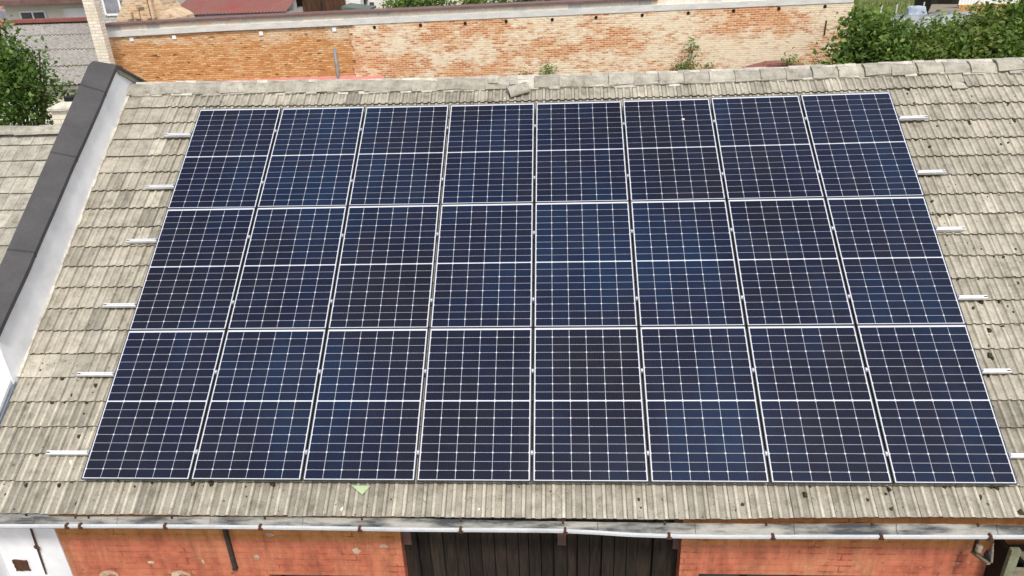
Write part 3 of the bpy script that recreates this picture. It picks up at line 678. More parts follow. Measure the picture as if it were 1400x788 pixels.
# small loose things on the roof
a = [roofpx(x, y, NT+.04) for x, y in ((480.5, 664), (506.5, 664.5), (495.5, 677))]
mb = MB(); mb.add([rp(a[0][0], a[0][1], NT+.042), rp(a[1][0], a[1][1], NT+.044), rp(a[2][0], a[2][1], NT+.052), rp(a[0][0], a[0][1], NT+.036), rp(a[1][0], a[1][1], NT+.038), rp(a[2][0], a[2][1], NT+.046)],
                  [(0, 2, 1), (3, 4, 5), (0, 3, 5, 2), (2, 5, 4, 1), (1, 4, 3, 0)])
tag(mb.build('plastic_scrap', M['greenscrap']), 'pale green triangular scrap on the tiles below the bottom panel row', 'scrap')
mb = MB()
uu, vv = roofpx(708, 113, 0)
def slip(x, y, z):
    a_ = R(20); return (lambda p: rp(p[0], p[1], p[2]))((uu+x*math.cos(a_)-y*math.sin(a_), vv+x*math.sin(a_)+y*math.cos(a_), NT+.075+z))
n = 9; vs = []
for x in (-.145, .145):
    for j in range(n):
        t_ = math.pi*j/(n-1); vs.append(slip(x, -.10*math.cos(t_), .05*math.sin(t_)))
for x in (-.143, .143):
    for j in range(n):
        t_ = math.pi*j/(n-1); vs.append(slip(x, -.088*math.cos(t_), .05*math.sin(t_)-.02))
mb.add(vs, [(j, n+j, n+j+1, j+1) for j in range(n-1)]+[(2*n+j, 2*n+j+1, 3*n+j+1, 3*n+j) for j in range(n-1)]+[(j, j+1, 2*n+j+1, 2*n+j) for j in range(n-1)]+[(n+j+1, n+j, 3*n+j, 3*n+j+1) for j in range(n-1)]+[(0, 2*n, 3*n, n), (n-1, 2*n-1, 4*n-1, 3*n-1)])
tag(mb.build('ridge_tile', M['tile_old']), 'loose grey ridge tile slipped askew beside a gap in the ridge', 'roof tile')
dv = roofpx(934.5, 160, .003); mb = MB(); k = 9
ring = [rp(dv[0]+.022*math.cos(2*math.pi*j/k)*r_.uniform(.6, 1.3), dv[1]+.018*math.sin(2*math.pi*j/k)*r_.uniform(.6, 1.2), .0005) for j in range(k)]
mb.add(ring+[rp(dv[0], dv[1], .005)], [(j, (j+1) % k, k) for j in range(k)])
tag(mb.build('bird_dropping', M['lichen']), 'small white bird dropping on a solar panel in the top row', 'dropping')

# ------------------------------------------------------------------ right end of the front: insulator bracket and timber porch
P_ = lambda x, y, Y: Vector(at(x, y, Y))
br_ = empty('insulator_bracket', tuple(at(1345, 765, WY-.15)), 'weathered hanging wire bracket with a cream insulator on the orange wall below the gutter', 'bracket')
zt = at(1331, 735, WY-.1)[2]+.08
mb = MB(); p0 = P_(1331, 753, WY-.10); mb.box(p0.x-.012, p0.x+.012, WY-.115, WY-.09, p0.z, zt+.05); wb(mb, 'hanger', M['iron'], br_)
p1 = P_(1329, 754, WY-.10); p2 = P_(1352, 771, WY-.30)
mb = MB(); d = (p2-p1); s_ = Vector((-d.y, d.x, 0)).normalized()*.02; u_ = Vector((0, 0, .012))
mb.add([p1-s_-u_, p1+s_-u_, p2+s_-u_, p2-s_-u_, p1-s_+u_, p1+s_+u_, p2+s_+u_, p2-s_+u_], [(3, 2, 1, 0), (4, 5, 6, 7), (0, 1, 5, 4), (1, 2, 6, 5), (2, 3, 7, 6), (3, 0, 4, 7)]); wb(mb, 'cross_bar', M['greywood'], br_)
mb = MB(); mb.tube([p2+Vector((.02, .0, .02)), P_(1357, 752, WY-.27), P_(1358, 744, WY-.26), P_(1352, 738.5, WY-.18), P_(1348, 738, WY-.02)], .011, 6); wb(mb, 'curved_arm', M['greywood'], br_)
mb = MB(); c = P_(1338, 752, WY-.17); mb.tube([c+Vector((0, 0, -.03)), c, c+Vector((0, 0, .02)), c+Vector((0, 0, .05)), c+Vector((0, 0, .07))], [.022, .034, .026, .034, .02], 10); wb(mb, 'insulator', M['ceramic'], br_, True)
mb = MB(); c = P_(1350, 760, WY-.22); mb.tube([c+Vector((0, 0, -.035)), c+Vector((0, 0, .0)), c+Vector((0, 0, .06))], [.03, .034, .022], 10); wb(mb, 'dark_insulator', M['blackplastic'], br_, True)
pxx = at(1378, 765, WY-.25)[0]
po = empty('timber_porch', (pxx+.6, WY-.3, 0), 'weathered timber porch with pale mossy post and diagonal brace beside the wire bracket', 'porch')
mb = MB(); mb.box(pxx, pxx+.05, WY-.20, WY-.003, 0, 4.0, .55); wb(mb, 'side_boarding', M['wood'], po)
mb = MB(); mb.box(pxx+.012, pxx+.10, WY-.25, WY-.203, 0, 4.05); wb(mb, 'post', M['greenwood'], po)
mb = MB(); mb.tube([(pxx+.12, WY-.24, 4.0), (pxx+.45, WY-.24, 3.62)], .03, 6); wb(mb, 'brace', M['greywood'], po)
mb = MB(); zz = at(1385, 778, WY-.25)[2]
for i in range(5): mb.box(pxx+.102, pxx+1.6, WY-.25, WY-.22, zz-.13-i*.15, zz-i*.15-.008, r_.uniform(.8, 1.1))
wb(mb, 'front_board', M['greywood'], po)
mb = MB(); mb.box(pxx+.051, pxx+1.6, WY-.15, WY-.12, 0, 4.0, .5); wb(mb, 'back_panel', M['wood'], po)

# ------------------------------------------------------------------ big brick wall behind the barn
BY = 14.
top_px = [(145, 33.5), (290, 24.5), (440, 17.5), (545, 13), (700, 5.5), (900, -3.5), (1168, -17)]
bot_px = [(145, 51.5), (290, 43), (440, 36), (545, 31), (700, 24), (900, 15), (1168, 3)]
tx, tz = stations(top_px, BY); bx2, bz2 = stations(bot_px, BY)
XL, XM, XR = at(141, 50, 14.)[0], at(486, 60, BY)[0], at(1168, 0, BY)[0]
bw = empty('brick_wall', ((XL+XR)/2, BY, 0), 'long high weathered brick wall, raw orange on the left and mortar smeared on the right', 'wall')
zt_ = lambda x: float(np.interp(x, tx, tz)); zb_ = lambda x: float(np.interp(x, bx2, bz2))
def strip(mb, x0, x1, y0, y1, flo, fhi, n=24):
    for i in range(n):
        a, b2 = x0+(x1-x0)*i/n, x0+(x1-x0)*(i+1)/n
        vs = [(a, y0, flo(a)), (b2, y0, flo(b2)), (a, y1, flo(a)), (b2, y1, flo(b2)), (a, y0, fhi(a)), (b2, y0, fhi(b2)), (a, y1, fhi(a)), (b2, y1, fhi(b2))]
        fs = [(0, 2, 3, 1), (4, 5, 7, 6), (0, 1, 5, 4), (2, 6, 7, 3)]
        if i == 0: fs.append((0, 4, 6, 2))
        if i == n-1: fs.append((1, 3, 7, 5))
        mb.add(vs, fs)
cap0 = lambda x: zt_(x)-.065; cour = lambda x: zb_(x)+.165
mb = MB(); strip(mb, XL, XM, BY+.02, BY+.5, lambda x: 0, lambda x: zb_(x)); o = wb(mb, 'orange_masonry', M['brick_left'], bw); o['label'] = 'raw crumbling orange brickwork'
mb = MB(); strip(mb, XM, XR, BY-.035, BY+.5, lambda x: 0, lambda x: zb_(x), 1 if False else 24); o = wb(mb, 'pale_masonry', M['brick_right'], bw); o['label'] = 'pale mortar smeared brickwork with orange patches'
mb = MB(); zz_ = 2.0; rt = random.Random(12)
while zz_ < zb_(XM)-.08:
    hh_ = rt.choice([.062, .124, .186]); wd_ = rt.uniform(.02, .17); mb.box(XM-wd_, XM-.002, BY-.03, BY+.018, zz_, min(zz_+hh_-.004, zb_(XM)-.02)); zz_ += hh_
wb(mb, 'toothing', M['brick_right'], bw)['kind'] = 'stuff'
mb = MB(); strip(mb, XL, XR, BY-.06, BY+.48, zb_, cour); wb(mb, 'concrete_band', M['concrete'], bw)
mb = MB(); strip(mb, XL, XR, BY+.03, BY+.45, cour, cap0); wb(mb, 'top_course', M['brick_top'], bw)
xc = at(900, -3, BY)[0]
mb = MB(); strip(mb, XL, xc, BY-.07, BY+.55, cap0, lambda x: cap0(x)+.06); wb(mb, 'metal_cap', M['brownmetal'], bw)
for (x, y) in [(512, 37.5), (575, 34.5), (636, 32), (692, 29.5), (755, 27), (815, 24), (878, 21), (941, 18), (1003, 15), (1065, 12), (1128, 9)]:
    c = Vector(at(x, y, BY-.04)); mb = MB(); mb.tube([c+Vector((0, .02, 0)), c+Vector((0, -.012, 0))], .05, 10); wb(mb, 'drain_hole', M['darkhole'], bw)
for (x, y) in [(180, 54), (238, 51), (357, 46), (457, 40.5)]:
    c = Vector(at(x, y, BY)); mb = MB(); mb.box(c.x-.06, c.x+.06, BY-.012, BY+.018, c.z-.06, c.z+.06); wb(mb, 'white_plug', M['shutter'], bw)
mb = MB(); a, b2 = at(457, 67, BY-.05), at(463, 110, BY-.05); mb.tube([(a[0], BY-.04, a[2]), (a[0]+.01, BY-.04, b2[2]-.6)], .05, 10); wb(mb, 'grey_pipe', M['pipe'], bw, True)
mb = MB(); a, b2 = at(1130, 28, BY-.05), at(1127, 48, BY-.05); mb.tube([a, b2], .022, 6); wb(mb, 'rusty_bar', M['rust'], bw)
mb = MB(); x0, x1 = at(196, 108, BY-.6)[0], at(520, 104, BY-.6)[0]; z_ = at(360, 108.5, BY)[2]
mb.add([(x0, BY+.015, z_-.03), (x1, BY+.015, z_+.05), (x1, BY-.8, z_-.5), (x0, BY-.8, z_-.58)], [(3, 2, 1, 0)]); mb.add([(x0, BY-.8, z_-.58), (x1, BY-.8, z_-.5), (x1, BY-.8, 0), (x0, BY-.8, 0)], [(3, 2, 1, 0)])
o = wb(mb, 'lean_to', M['pinkflash'], bw); o['label'] = 'pink red lean-to roof strip at the wall foot'
# dark red curved sheet standing before the wall
mb = MB(); pts = [at(x, y, BY-1.2) for x, y in [(1003, 97), (1022, 90), (1045, 84), (1060, 82.5), (1085, 83.5), (1100, 88.5), (1110, 96)]]
poly = [(p[0], p[2]) for p in pts]+[(pts[-1][0], 3.), (pts[0][0], 3.)]
mb.prism(poly, 1, BY-1.9, BY-1.2); o = mb.build('curved_roof', M['redroof']); tag(o, 'low curved dark red sheet roof at the foot of the pale brick wall', 'shed roof')

# tall cream brick chimney
CY = 12.6
cl, cr_ = at(134, 82, CY)[0], at(149.5, 82, CY)[0]
mb = MB(); mb.box(cl, cr_, CY, CY+.26, 0, 10.2); ch0 = mb
chn = empty('chimney', ((cl+cr_)/2, CY+.2, 0), 'tall slender cream brick chimney behind the parapet peak', 'chimney')
wb(ch0, 'stack', M['brick_cream'], chn); mb = MB(); mb.box(cl-.06, cr_+.06, CY-.06, CY+.32, 10.2, 10.32); wb(mb, 'cap_slab', M['concrete'], chn)

# ------------------------------------------------------------------ neighbour on the left
NN = -1.55
nb = empty('neighbour_house', (-9, -1, 0), 'neighbouring house with lichen covered concrete tile roof left of the parapet', 'house')
npl = lambda u, v, n: (lambda a: (a[0], a[1], a[2]+Z0))(MP @ np.array([u, v, n]))
tv = roofpx(40, 181, NN)[1]
mb = MB(); ux = -6.16
tile_field(mb, npl, ux-5.4, ux, tv-.30, 15, .335, 17, tw=.2, lift=NN, stepn=.026, ribc=1.0, flat=lambda u, v: True)
mb.box(ux-5.4, ux, tv-5.1, tv+.05, NN-.15, NN-.03, .4, fn=npl)
nroof = wb(mb, 'roof', M['tile_old'], nb)
rid = npl(0, tv+.02, NN)
mb = MB(); u = ux-5.4; r_ = random.Random(9)
while u < ux-.02:
    l2 = min(.36, ux-u); dz = r_.uniform(-.012, .012)
    for s_ in (0,):
        prof = [(-.17*math.cos(math.pi*j/8), .10*math.sin(math.pi*j/8)) for j in range(9)]
        vs = [(uu_, rid[1]+a*kk, rid[2]-.01+dz+b2*kk) for uu_, kk in ((u, 1.05), (u+l2-.004, .97)) for a, b2 in prof]
        mb.add(vs, [(j, 9+j, 10+j, j+1) for j in range(8)]+[[0]+list(range(1, 9)), list(range(9, 18))[::-1]], r_.uniform(.9, 1.15))
    u += l2
wb(mb, 'ridge_cap', M['tile_old'], nroof)
mb = MB(); mb.prism([(rid[1]-4.4, 0), (rid[1]-4.2, rid[2]-2.95), (rid[1], rid[2]-.18), (rid[1]+4.2, rid[2]-2.95), (rid[1]+4.2, 0)], 0, ux-5.35, ux-.02)
wb(mb, 'wall', M['cream'], nb)
SY = rid[1]+.75
mb = MB(); a, b2 = at(74, 168, SY), at(106, 168, SY); zt2 = at(88, 151, SY)[2]
mb.box(a[0], b2[0]+.15, SY, SY+.5, rid[2]-2, zt2); sc_ = wb(mb, 'chimney_stub', M['brick_cream'], nroof)
mb = MB(); x0, x1 = a[0]-.03, b2[0]+.17; n0 = (x0+x1)/2
mb.box(x0, x1, SY-.05, SY+.55, zt2, zt2+.04); mb.add([(x0, SY-.05, zt2+.04), (x1, SY-.05, zt2+.04), (x1, SY+.55, zt2+.04), (x0, SY+.55, zt2+.04), (n0-.14, SY+.1, zt2+.12), (n0+.14, SY+.1, zt2+.12), (n0+.14, SY+.4, zt2+.12), (n0-.14, SY+.4, zt2+.12)], [(0, 1, 5, 4), (1, 2, 6, 5), (2, 3, 7, 6), (3, 0, 4, 7), (4, 5, 6, 7)])
wb(mb, 'chimney_cap', M['mortar'], nroof)
mb = MB(); mb.tube([(n0, SY+.25, zt2+.115), (n0, SY+.25, zt2+.19)], [.125, .12], 12); wb(mb, 'flue', M['darkhole'], nroof)

# corrugated shed roof behind
def corrug(mb, A, B, Cc, D, nw, ns, amp, over=.02, seed=1):  # A,B lower edge; D,C upper edge; nw waves, ns courses
    A, B, Cc, D = map(Vector, (A, B, Cc, D)); r = random.Random(seed); nrm = (B-A).cross(D-A).normalized(); n = nw*6
    for k in range(ns):
        vs = []; cs = []
        for s in (0, 1):
            t_ = (k+s)/ns+(.01 if s else 0); lift = over*(1-s)
            for j in range(n+1):
                q_ = j/n; p = (A*(1-q_)+B*q_)*(1-t_)+(D*(1-q_)+Cc*q_)*t_
                vs.append(p+nrm*(amp*math.sin(2*math.pi*j/6)+lift)); cs.append(1+.12*math.sin(2*math.pi*j/6))
        mb.add(vs, [(j, j+1, n+2+j, n+1+j) for j in range(n)], cs)
        low = [v-nrm*.02 for v in vs[:n+1]]; mb.add(vs[:n+1]+low, [(j+1, j, n+1+j, n+2+j) for j in range(n)], .35)
sy0, sy1 = 13.2, 20.5
e0, e1 = at(22, 119, sy0), at(150, 113.5, sy0); h0, h1 = at(22, 32.5, sy1), at(150, 26.5, sy1)
h0[0] = at(22, 32.5, sy1)[0]
sh = empty('corrugated_shed', ((e0[0]+e1[0])/2, 16, 0), 'shed with mottled grey corrugated fibre cement roof and red ridge trim', 'shed')
e0[0] = h0[0]; e1[0] = XL-.15; h1[0] = e1[0]; e1[2] = e0[2]; h1[2] = h0[2]
mb = MB(); corrug(mb, e0, e1, h1, h0, 48, 4, .022, .04, 5); wb(mb, 'roof', M['asbestos'], sh)
mb = MB(); mb.box(h0[0]-.1, h1[0], sy1-.35, sy1+.05, h0[2]+.04, h0[2]+.16); wb(mb, 'ridge_trim', M['redtrim'], sh)
mb = MB(); mb.box(h0[0], e1[0], sy0+.35, sy1-.1, 0, e0[2]-.06); mb.box(h0[0]-.05, e1[0], sy0+.2, sy0+.26, e0[2]-.16, e0[2]-.05, 1.1); wb(mb, 'wall', M['cream'], sh)

# cream house with two windows
HY = 24.
h = empty('cream_house', (*at(70, 20, HY)[:2], 0), 'cream rendered house with a double window and a white shuttered window', 'house')
hx0, hx1 = at(12, 30, HY)[0], at(150, 20, HY)[0]; hz = at(60, 2.5, HY)[2]
mb = MB(); mb.box(hx0, hx1, HY, HY+8, 0, hz); wb(mb, 'wall', M['cream'], h)
mb = MB(); mb.add([(hx0-.5, HY-.6, hz-.06), (hx1+.3, HY-.6, hz-.06), (hx1+.3, HY+4, hz+2.4), (hx0-.5, HY+4, hz+2.4), (hx0-.5, HY-.6, hz+.14), (hx1+.3, HY-.6, hz+.14), (hx1+.3, HY+4, hz+2.6), (hx0-.5, HY+4, hz+2.6)], [(0, 1, 2, 3), (0, 4, 5, 1), (4, 7, 6, 5), (0, 3, 7, 4), (1, 5, 6, 2)]); wb(mb, 'roof', M['brownmetal'], h)
def window(par_, x0, x1, y0, y1, Y, mull=1, glass='glass', frame='shutter', proud=.03):
    a, b2 = at(x0, y1, Y), at(x1, y0, Y); fw_ = .07
    mb = MB(); mb.box(a[0], b2[0], Y-proud, Y-.002, a[2], b2[2]); wn = wb(mb, 'window', M[glass], par_)
    mb = MB(); g_ = proud+.02
    for i in range(mull+2):
        x = a[0]+(b2[0]-a[0])*i/(mull+1); mb.box(x-fw_/2, x+fw_/2, Y-g_, Y-proud-.003, a[2], b2[2])
    mb.box(a[0]+fw_/2+.002, b2[0]-fw_/2-.002, Y-g_+.003, Y-proud-.003, a[2]-.02, a[2]+.05); mb.box(a[0]+fw_/2+.002, b2[0]-fw_/2-.002, Y-g_+.003, Y-proud-.003, b2[2]-.05, b2[2]+.02)
    wb(mb, 'window_frame', M[frame], wn); return wn
window(h, 31, 61, 15, 28.5, HY, 1); window(h, 92, 122, 11.5, 26, HY, 0, 'shutter')
# pink house with red roof at the far left
h = empty('pink_house', (*at(-15, 30, 30)[:2], 0), 'house with faded red tiles and a dark dormer window at the upper left corner', 'house')
a, b2 = at(-80, 70, 30), at(14.5, 70, 30); zt2 = at(0, 0, 36)[2]; mb = MB()
mb.add([(a[0], 30, at(5, 60, 30)[2]), (b2[0], 30, at(5, 60, 30)[2]), (at(7, 6, 36)[0], 36, zt2+1), (a[0]-1, 36, zt2+1)], [(0, 1, 2, 3)]); wb(mb, 'roof', M['redtile'], h)
mb = MB(); mb.box(a[0], b2[0]-.1, 30.3, 36, 0, at(5, 60, 30)[2]-.05); wb(mb, 'wall', M['pink'], h)
mb = MB(); c0, c1 = at(-6, 26, 30.8), at(8, 15, 30.8); mb.box(c0[0], c1[0], 30.8, 33, c0[2], c1[2]); dm = wb(mb, 'dormer', M['pipe'], h)

# grey brick building with a pale window, right of the chimney
h = empty('grey_building', (*at(152, 14, 17.5)[:2], 0), 'grey brick building with a tall pale window between chimney and ruin', 'building')
g0, g1 = at(120, 20, 17.5)[0], at(166, 20, 17.5)[0]; mb = MB(); mb.box(g0, g1, 17.5, 20, 0, 10.5); wb(mb, 'wall', M['brick_grey'], h)
window(h, 146, 159.5, -12, 21, 17.5, 0, 'pipe', 'whitemetal')
# ruined masonry stump
h = MB(); RY = 16.
prof = [(159, 31), (160, 22), (164, 16), (166, 6), (170, -8), (215, -9), (221, 6), (226, 14), (232, 17), (238, 20), (244, 24), (246, 30)]
poly = [(at(x, y, RY)[0], at(x, y, RY)[2]) for x, y in prof]; poly = [(poly[0][0], 0)]+poly+[(poly[-1][0], 0)]
h.prism(poly, 1, RY, RY+1.2)
for (x, y, wx, hz_, dy) in [(200, 12, 6, 26, .12), (206, 10, 4, 30, .2), (186, 20, 8, 12, .1), (176, 22, 7, 9, .16), (225, 24, 14, 6, .2), (236, 27, 8, 4, .3), (190, 4, 12, 12, .08)]:
    c = at(x, y, RY-dy); s_ = .024; h.box(c[0]-wx*s_/2, c[0]+wx*s_/2, RY-dy, RY-.003, c[2]-hz_*s_/2, c[2]+hz_*s_/2, r_.uniform(.85, 1.15))
tag(h.build('ruined_gable', M['brick_ruin']), 'crumbling stump of a brick gable standing above the left part of the long wall', 'ruin')
# red metal roofed shed
h = empty('red_roof_shed', (*at(310, 15, 18)[:2], 0), 'shed with a faded red ribbed metal roof and white gable end', 'shed')
r0, r1 = at(232, 22, 17.3), at(391, 15.5, 17.3); t0 = at(252, -40, 22.); mb = MB(); r1[2] = r0[2] = (r0[2]+r1[2])/2
corrug(mb, r0, r1, (r1[0]+.1, 22., t0[2]), (r0[0]+.1, 22., t0[2]), 34, 1, .02, 0, 3); wb(mb, 'roof', M['redroof'], h)
mb = MB(); mb.box(r0[0], r1[0]-.05, 17.35, 17.42, r0[2]-.16, r0[2]-.035); wb(mb, 'eave_gutter', M['pipe'], h)
mb = MB(); mb.box(r0[0]+.1, r1[0]-.1, 17.6, 22, 0, r0[2]-.05); wb(mb, 'wall', M['offwhite'], h)
mb = MB(); ga, gb = at(391.5, 14, 18.5), at(402, 14, 18.5); mb.box(ga[0]-.02, gb[0], 18.5, 18.9, 0, 10.6); wb(mb, 'gable', M['offwhite'], h)
# dark wooden barn
h = empty('wooden_barn', (*at(436, 10, 19.5)[:2], 0), 'dark brown vertical board barn behind the brick wall', 'barn')
w0, w1 = at(403, 10, 19.5), at(470.5, 10, 19.5); mb = MB(); x = w0[0]
M['brownboard'] = simple('brown_boards', (.13, .062, .03), (.035, .022, .016), scale=3, stretch=(6, 6, .6), bm=.4)
while x < w1[0]-.05: mb.box(x, x+.14, 19.5+r_.uniform(0, .02), 19.6, 0, 10.4, r_.uniform(.7, 1.2)); x += .15
wb(mb, 'boarding', M['brownboard'], h); mb = MB(); mb.box(w0[0], w1[0]+.02, 19.61, 23, 0, 10.4); wb(mb, 'core_wall', M['wood'], h)
mb = MB(); mb.box(w1[0]+.03, w1[0]+.6, 19.7, 20.2, 0, 10.2); wb(mb, 'gable', M['offwhite'], h)
# small green roofed outbuilding
h = empty('outbuilding', (*at(482, 14, 17)[:2], 0), 'small outbuilding with a dull green sloping roof and white wall', 'outbuilding')
o0, o1, o2 = at(469, 17, 16.5), at(500, 15.5, 16.5), at(473, 11, 16.5); mb = MB()
mb.prism([(o0[0], 0), (o0[0], o2[2]-.03), (o1[0], o1[2]-.03), (o1[0], 0)], 1, 16.5, 17.6); wb(mb, 'wall', M['offwhite'], h)
mb = MB(); mb.prism([(o0[0]-.02, o2[2]-.02), (o1[0]+.1, o1[2]-.02), (o1[0]+.1, o1[2]+.05), (o0[0]-.02, o2[2]+.05)], 1, 16.4, 17.7); wb(mb, 'roof', M['greenroof'], h)
# white house and pink annex
h = empty('white_house', (*at(520, 8, 42)[:2], 0), 'white house with two small dark windows behind the wall', 'house')
q0, q1 = at(496, 5, 42), at(552, 5, 42); mb = MB(); mb.box(q0[0], q1[0], 42, 50, 0, 9.6); wb(mb, 'wall', M['offwhite'], h)
window(h, 505, 512, 2, 10, 42, 0); window(h, 529, 537, 1, 8, 42, 0)
mb = MB(); mb.box(q0[0]-.3, q1[0]+.3, 41.6, 50.2, 9.61, 9.9); wb(mb, 'roof', M['redtile'], h)
mb = MB(); a, b2 = at(478, 5, 41), at(495, 5, 41); mb.box(a[0], b2[0], 41, 47, 0, at(488, 1, 41)[2]); mb.box(a[0]-.3, b2[0]+.2, 40.8, 47.2, at(488, 1, 41)[2]+.01, at(488, -2, 41)[2]); tag(mb.build('pink_annex', M['pink']), 'pink annex beside the white house', 'annex')
h = empty('cream_building', (*at(640, 3, 34)[:2], 0), 'long cream building partly hidden by the shrubs behind the wall', 'building')
q0, q1 = at(556, 5, 34), at(700, 5, 34); mb = MB(); mb.box(q0[0], q1[0], 34, 40, 0, 9.4); wb(mb, 'wall', M['cream'], h); mb = MB(); mb.box(q0[0]-.2, q1[0]+.2, 33.7, 40.2, 9.41, 9.7); wb(mb, 'roof', M['redtile'], h)
mb = MB(); mb.box(q0[0]+.8, q0[0]+1.9, 33.97, 33.998, 7.2, 8.4); wb(mb, 'window', M['glass'], h)

# ------------------------------------------------------------------ foliage
def crown(name, mat, blobs, n, size, seed, parent, org, droop=.2):
    r = np.random.default_rng(seed); bl = np.array(blobs, float); vol = np.prod(bl[:, 3:6], axis=1)**.7
    pick = r.choice(len(bl), n, p=vol/vol.sum()); d = r.normal(size=(n, 3)); d /= np.linalg.norm(d, axis=1)[:, None]
    rad = r.random(n)**.42; p = bl[pick, :3]+d*rad[:, None]*bl[pick, 3:6]
    # clumps: leaves gather round twig ends
    tw = r.integers(0, max(1, n//14), n); off = r.normal(size=(max(1, n//14), 3))
    base = p[r.integers(0, n, max(1, n//14))]; p = base[tw]+r.normal(size=(n, 3))*size*1.5
    nr = d*.5+r.normal(size=(n, 3))*.6+np.array([0, -.1, .65]); nr /= np.linalg.norm(nr, axis=1)[:, None]
    a = np.cross(nr, r.normal(size=(n, 3))); a /= np.linalg.norm(a, axis=1)[:, None]; b = np.cross(nr, a)
    s = size*r.uniform(.5, 1.3, n)[:, None]
    V = np.stack([p-a*s*.1, p+a*s*.5+b*s*.33-nr*s*.06, p+a*s*1.05-nr*s*droop, p+a*s*.5-b*s*.33-nr*s*.06], 1).reshape(-1, 3)-np.array(org)
    me = bpy.data.meshes.new(name); me.vertices.add(4*n); me.vertices.foreach_set('co', V.ravel().astype(np.float32))
    me.loops.add(4*n); me.loops.foreach_set('vertex_index', np.arange(4*n, dtype=np.int32)); me.polygons.add(n)
    me.polygons.foreach_set('loop_start', np.arange(0, 4*n, 4, dtype=np.int32)); me.polygons.foreach_set('loop_total', np.full(n, 4, np.int32)); me.update(calc_edges=True)
    ct = r.normal(.43, .17, max(1, n//14)); big = r.normal(0, .15, len(bl)); tt = np.clip(ct[tw]+big[pick]+r.normal(0, .13, n), 0, 1)
    t_ = me.attributes.new('tint', 'FLOAT', 'POINT'); t_.data.foreach_set('value', np.repeat(tt, 4).astype(np.float32))
    me.materials.append(mat); o = bpy.data.objects.new(name, me); C.objects.link(o); o.parent = parent; return o
def plant(name, label, cat, base, blobs, n, size, seed, mat, trunk_r=.1, group=None, sub='trunk'):
    t_ = empty(name, base, label, cat, group); crown('crown', mat, blobs, n, size, seed, t_, base)
    mb = MB(); r = random.Random(seed); c = np.mean(np.array(blobs)[:, :3], axis=0); fork = (base[0]+(c[0]-base[0])*.4, base[1]+(c[1]-base[1])*.4, base[2]+(c[2]-base[2])*.55)
    mb.tube([base, fork], [trunk_r, trunk_r*.7], 8)
    for bl in blobs[:9]: 
        md = tuple((fork[i]+bl[i])/2+r.uniform(-.1, .1)*bl[3] for i in range(3)); mb.tube([fork, md, bl[:3]], [trunk_r*.55, trunk_r*.35, trunk_r*.12], 6)
    wb(mb, sub, M['bark'], t_); return t_
# tree at the left, beyond the neighbour's ridge
TY = 7.0
def pb(x, y, Y, rx, ry=None, rz=None): p = at(x, y, Y); return (p[0], p[1], p[2], rx, ry or rx, rz or rx)
bl = [pb(-6, 66, TY, .42), pb(8, 84, TY-.2, .36), pb(25, 92, TY, .33), pb(44, 82, TY+.1, .2), pb(54, 70, TY+.1, .1), pb(8, 110, TY-.3, .5), pb(38, 108, TY-.2, .36), pb(60, 98, TY, .16), pb(58, 118, TY, .22), pb(25, 135, TY-.3, .5), pb(52, 140, TY+.1, .34), pb(-15, 110, TY, .6), pb(50, 160, TY, .3), pb(-8, 40, TY+.3, .3), pb(78, 116, TY+.2, .16), pb(84, 132, TY+.2, .14), pb(5, 160, TY, .45), pb(74, 146, TY+.2, .16), pb(90, 114, TY+.2, .08)]
b0 = at(10, 120, TY); plant('leafy_tree', 'leafy green tree rising behind the neighbouring ridge on the left', 'tree', (b0[0]-.4, TY, 0), bl, 7000, .105, 5, M['leaf_dark'], .10)
# elder shrubs at the right, beyond the ridge
specs = [
 ([(1190, 56, 11.4, .62), (1170, 76, 11.2, .5), (1202, 42, 11.8, .45), (1178, 34, 12, .38), (1222, 66, 11.2, .55), (1155, 92, 11.1, .4), (1200, 95, 11, .7), (1165, 60, 11.6, .35)], 'leaf', 'large deep green elder shrub against the right end of the pale brick wall', 10000),
 ([(1240, 66, 11.8, .5), (1250, 56, 12.2, .36), (1245, 92, 11.2, .6), (1264, 78, 11.6, .5)], 'leaf_yellow', 'yellowish green shrub next to the big elder by the wall end', 7000),
 ([(1285, 64, 12.2, .6), (1277, 54, 12.6, .42), (1300, 78, 11.8, .6), (1282, 95, 11.4, .6), (1310, 54, 12.6, .42)], 'leaf', 'broad mid green shrub in the middle of the hedge beyond the ridge', 9000),
 ([(1336, 46, 12.6, .52), (1330, 70, 12, .6), (1350, 86, 11.6, .6), (1322, 88, 11.5, .5), (1345, 30, 12.6, .36)], 'leaf_yellow', 'pale yellow green shrub second from the right edge of the hedge', 8500),
 ([(1385, 32, 12.6, .65), (1375, 60, 12.2, .65), (1395, 78, 11.6, .7), (1420, 40, 12.4, .8), (1366, 82, 11.5, .5), (1398, 14, 12.8, .4)], 'leaf', 'tall dark green shrub at the right edge of the picture', 11000)]
for i, (bb, mt, lab, n) in enumerate(specs):
    bl = [pb(x, y, Y, r1*1.0, r1, r1*.9) for x, y, Y, r1 in bb]
    bl += [(b2[0], b2[1]+.3, max(1.5, b2[2]-1.3), b2[3]*1.1, b2[4], 1.1) for b2 in bl[:3]]
    c = np.mean(np.array(bl), axis=0); plant('shrub', lab, 'shrub', (c[0], c[1]+.3, 0), bl, n, .14, 30+i, M[mt], .09, 'shrubs beyond the right roof ridge', 'stem')
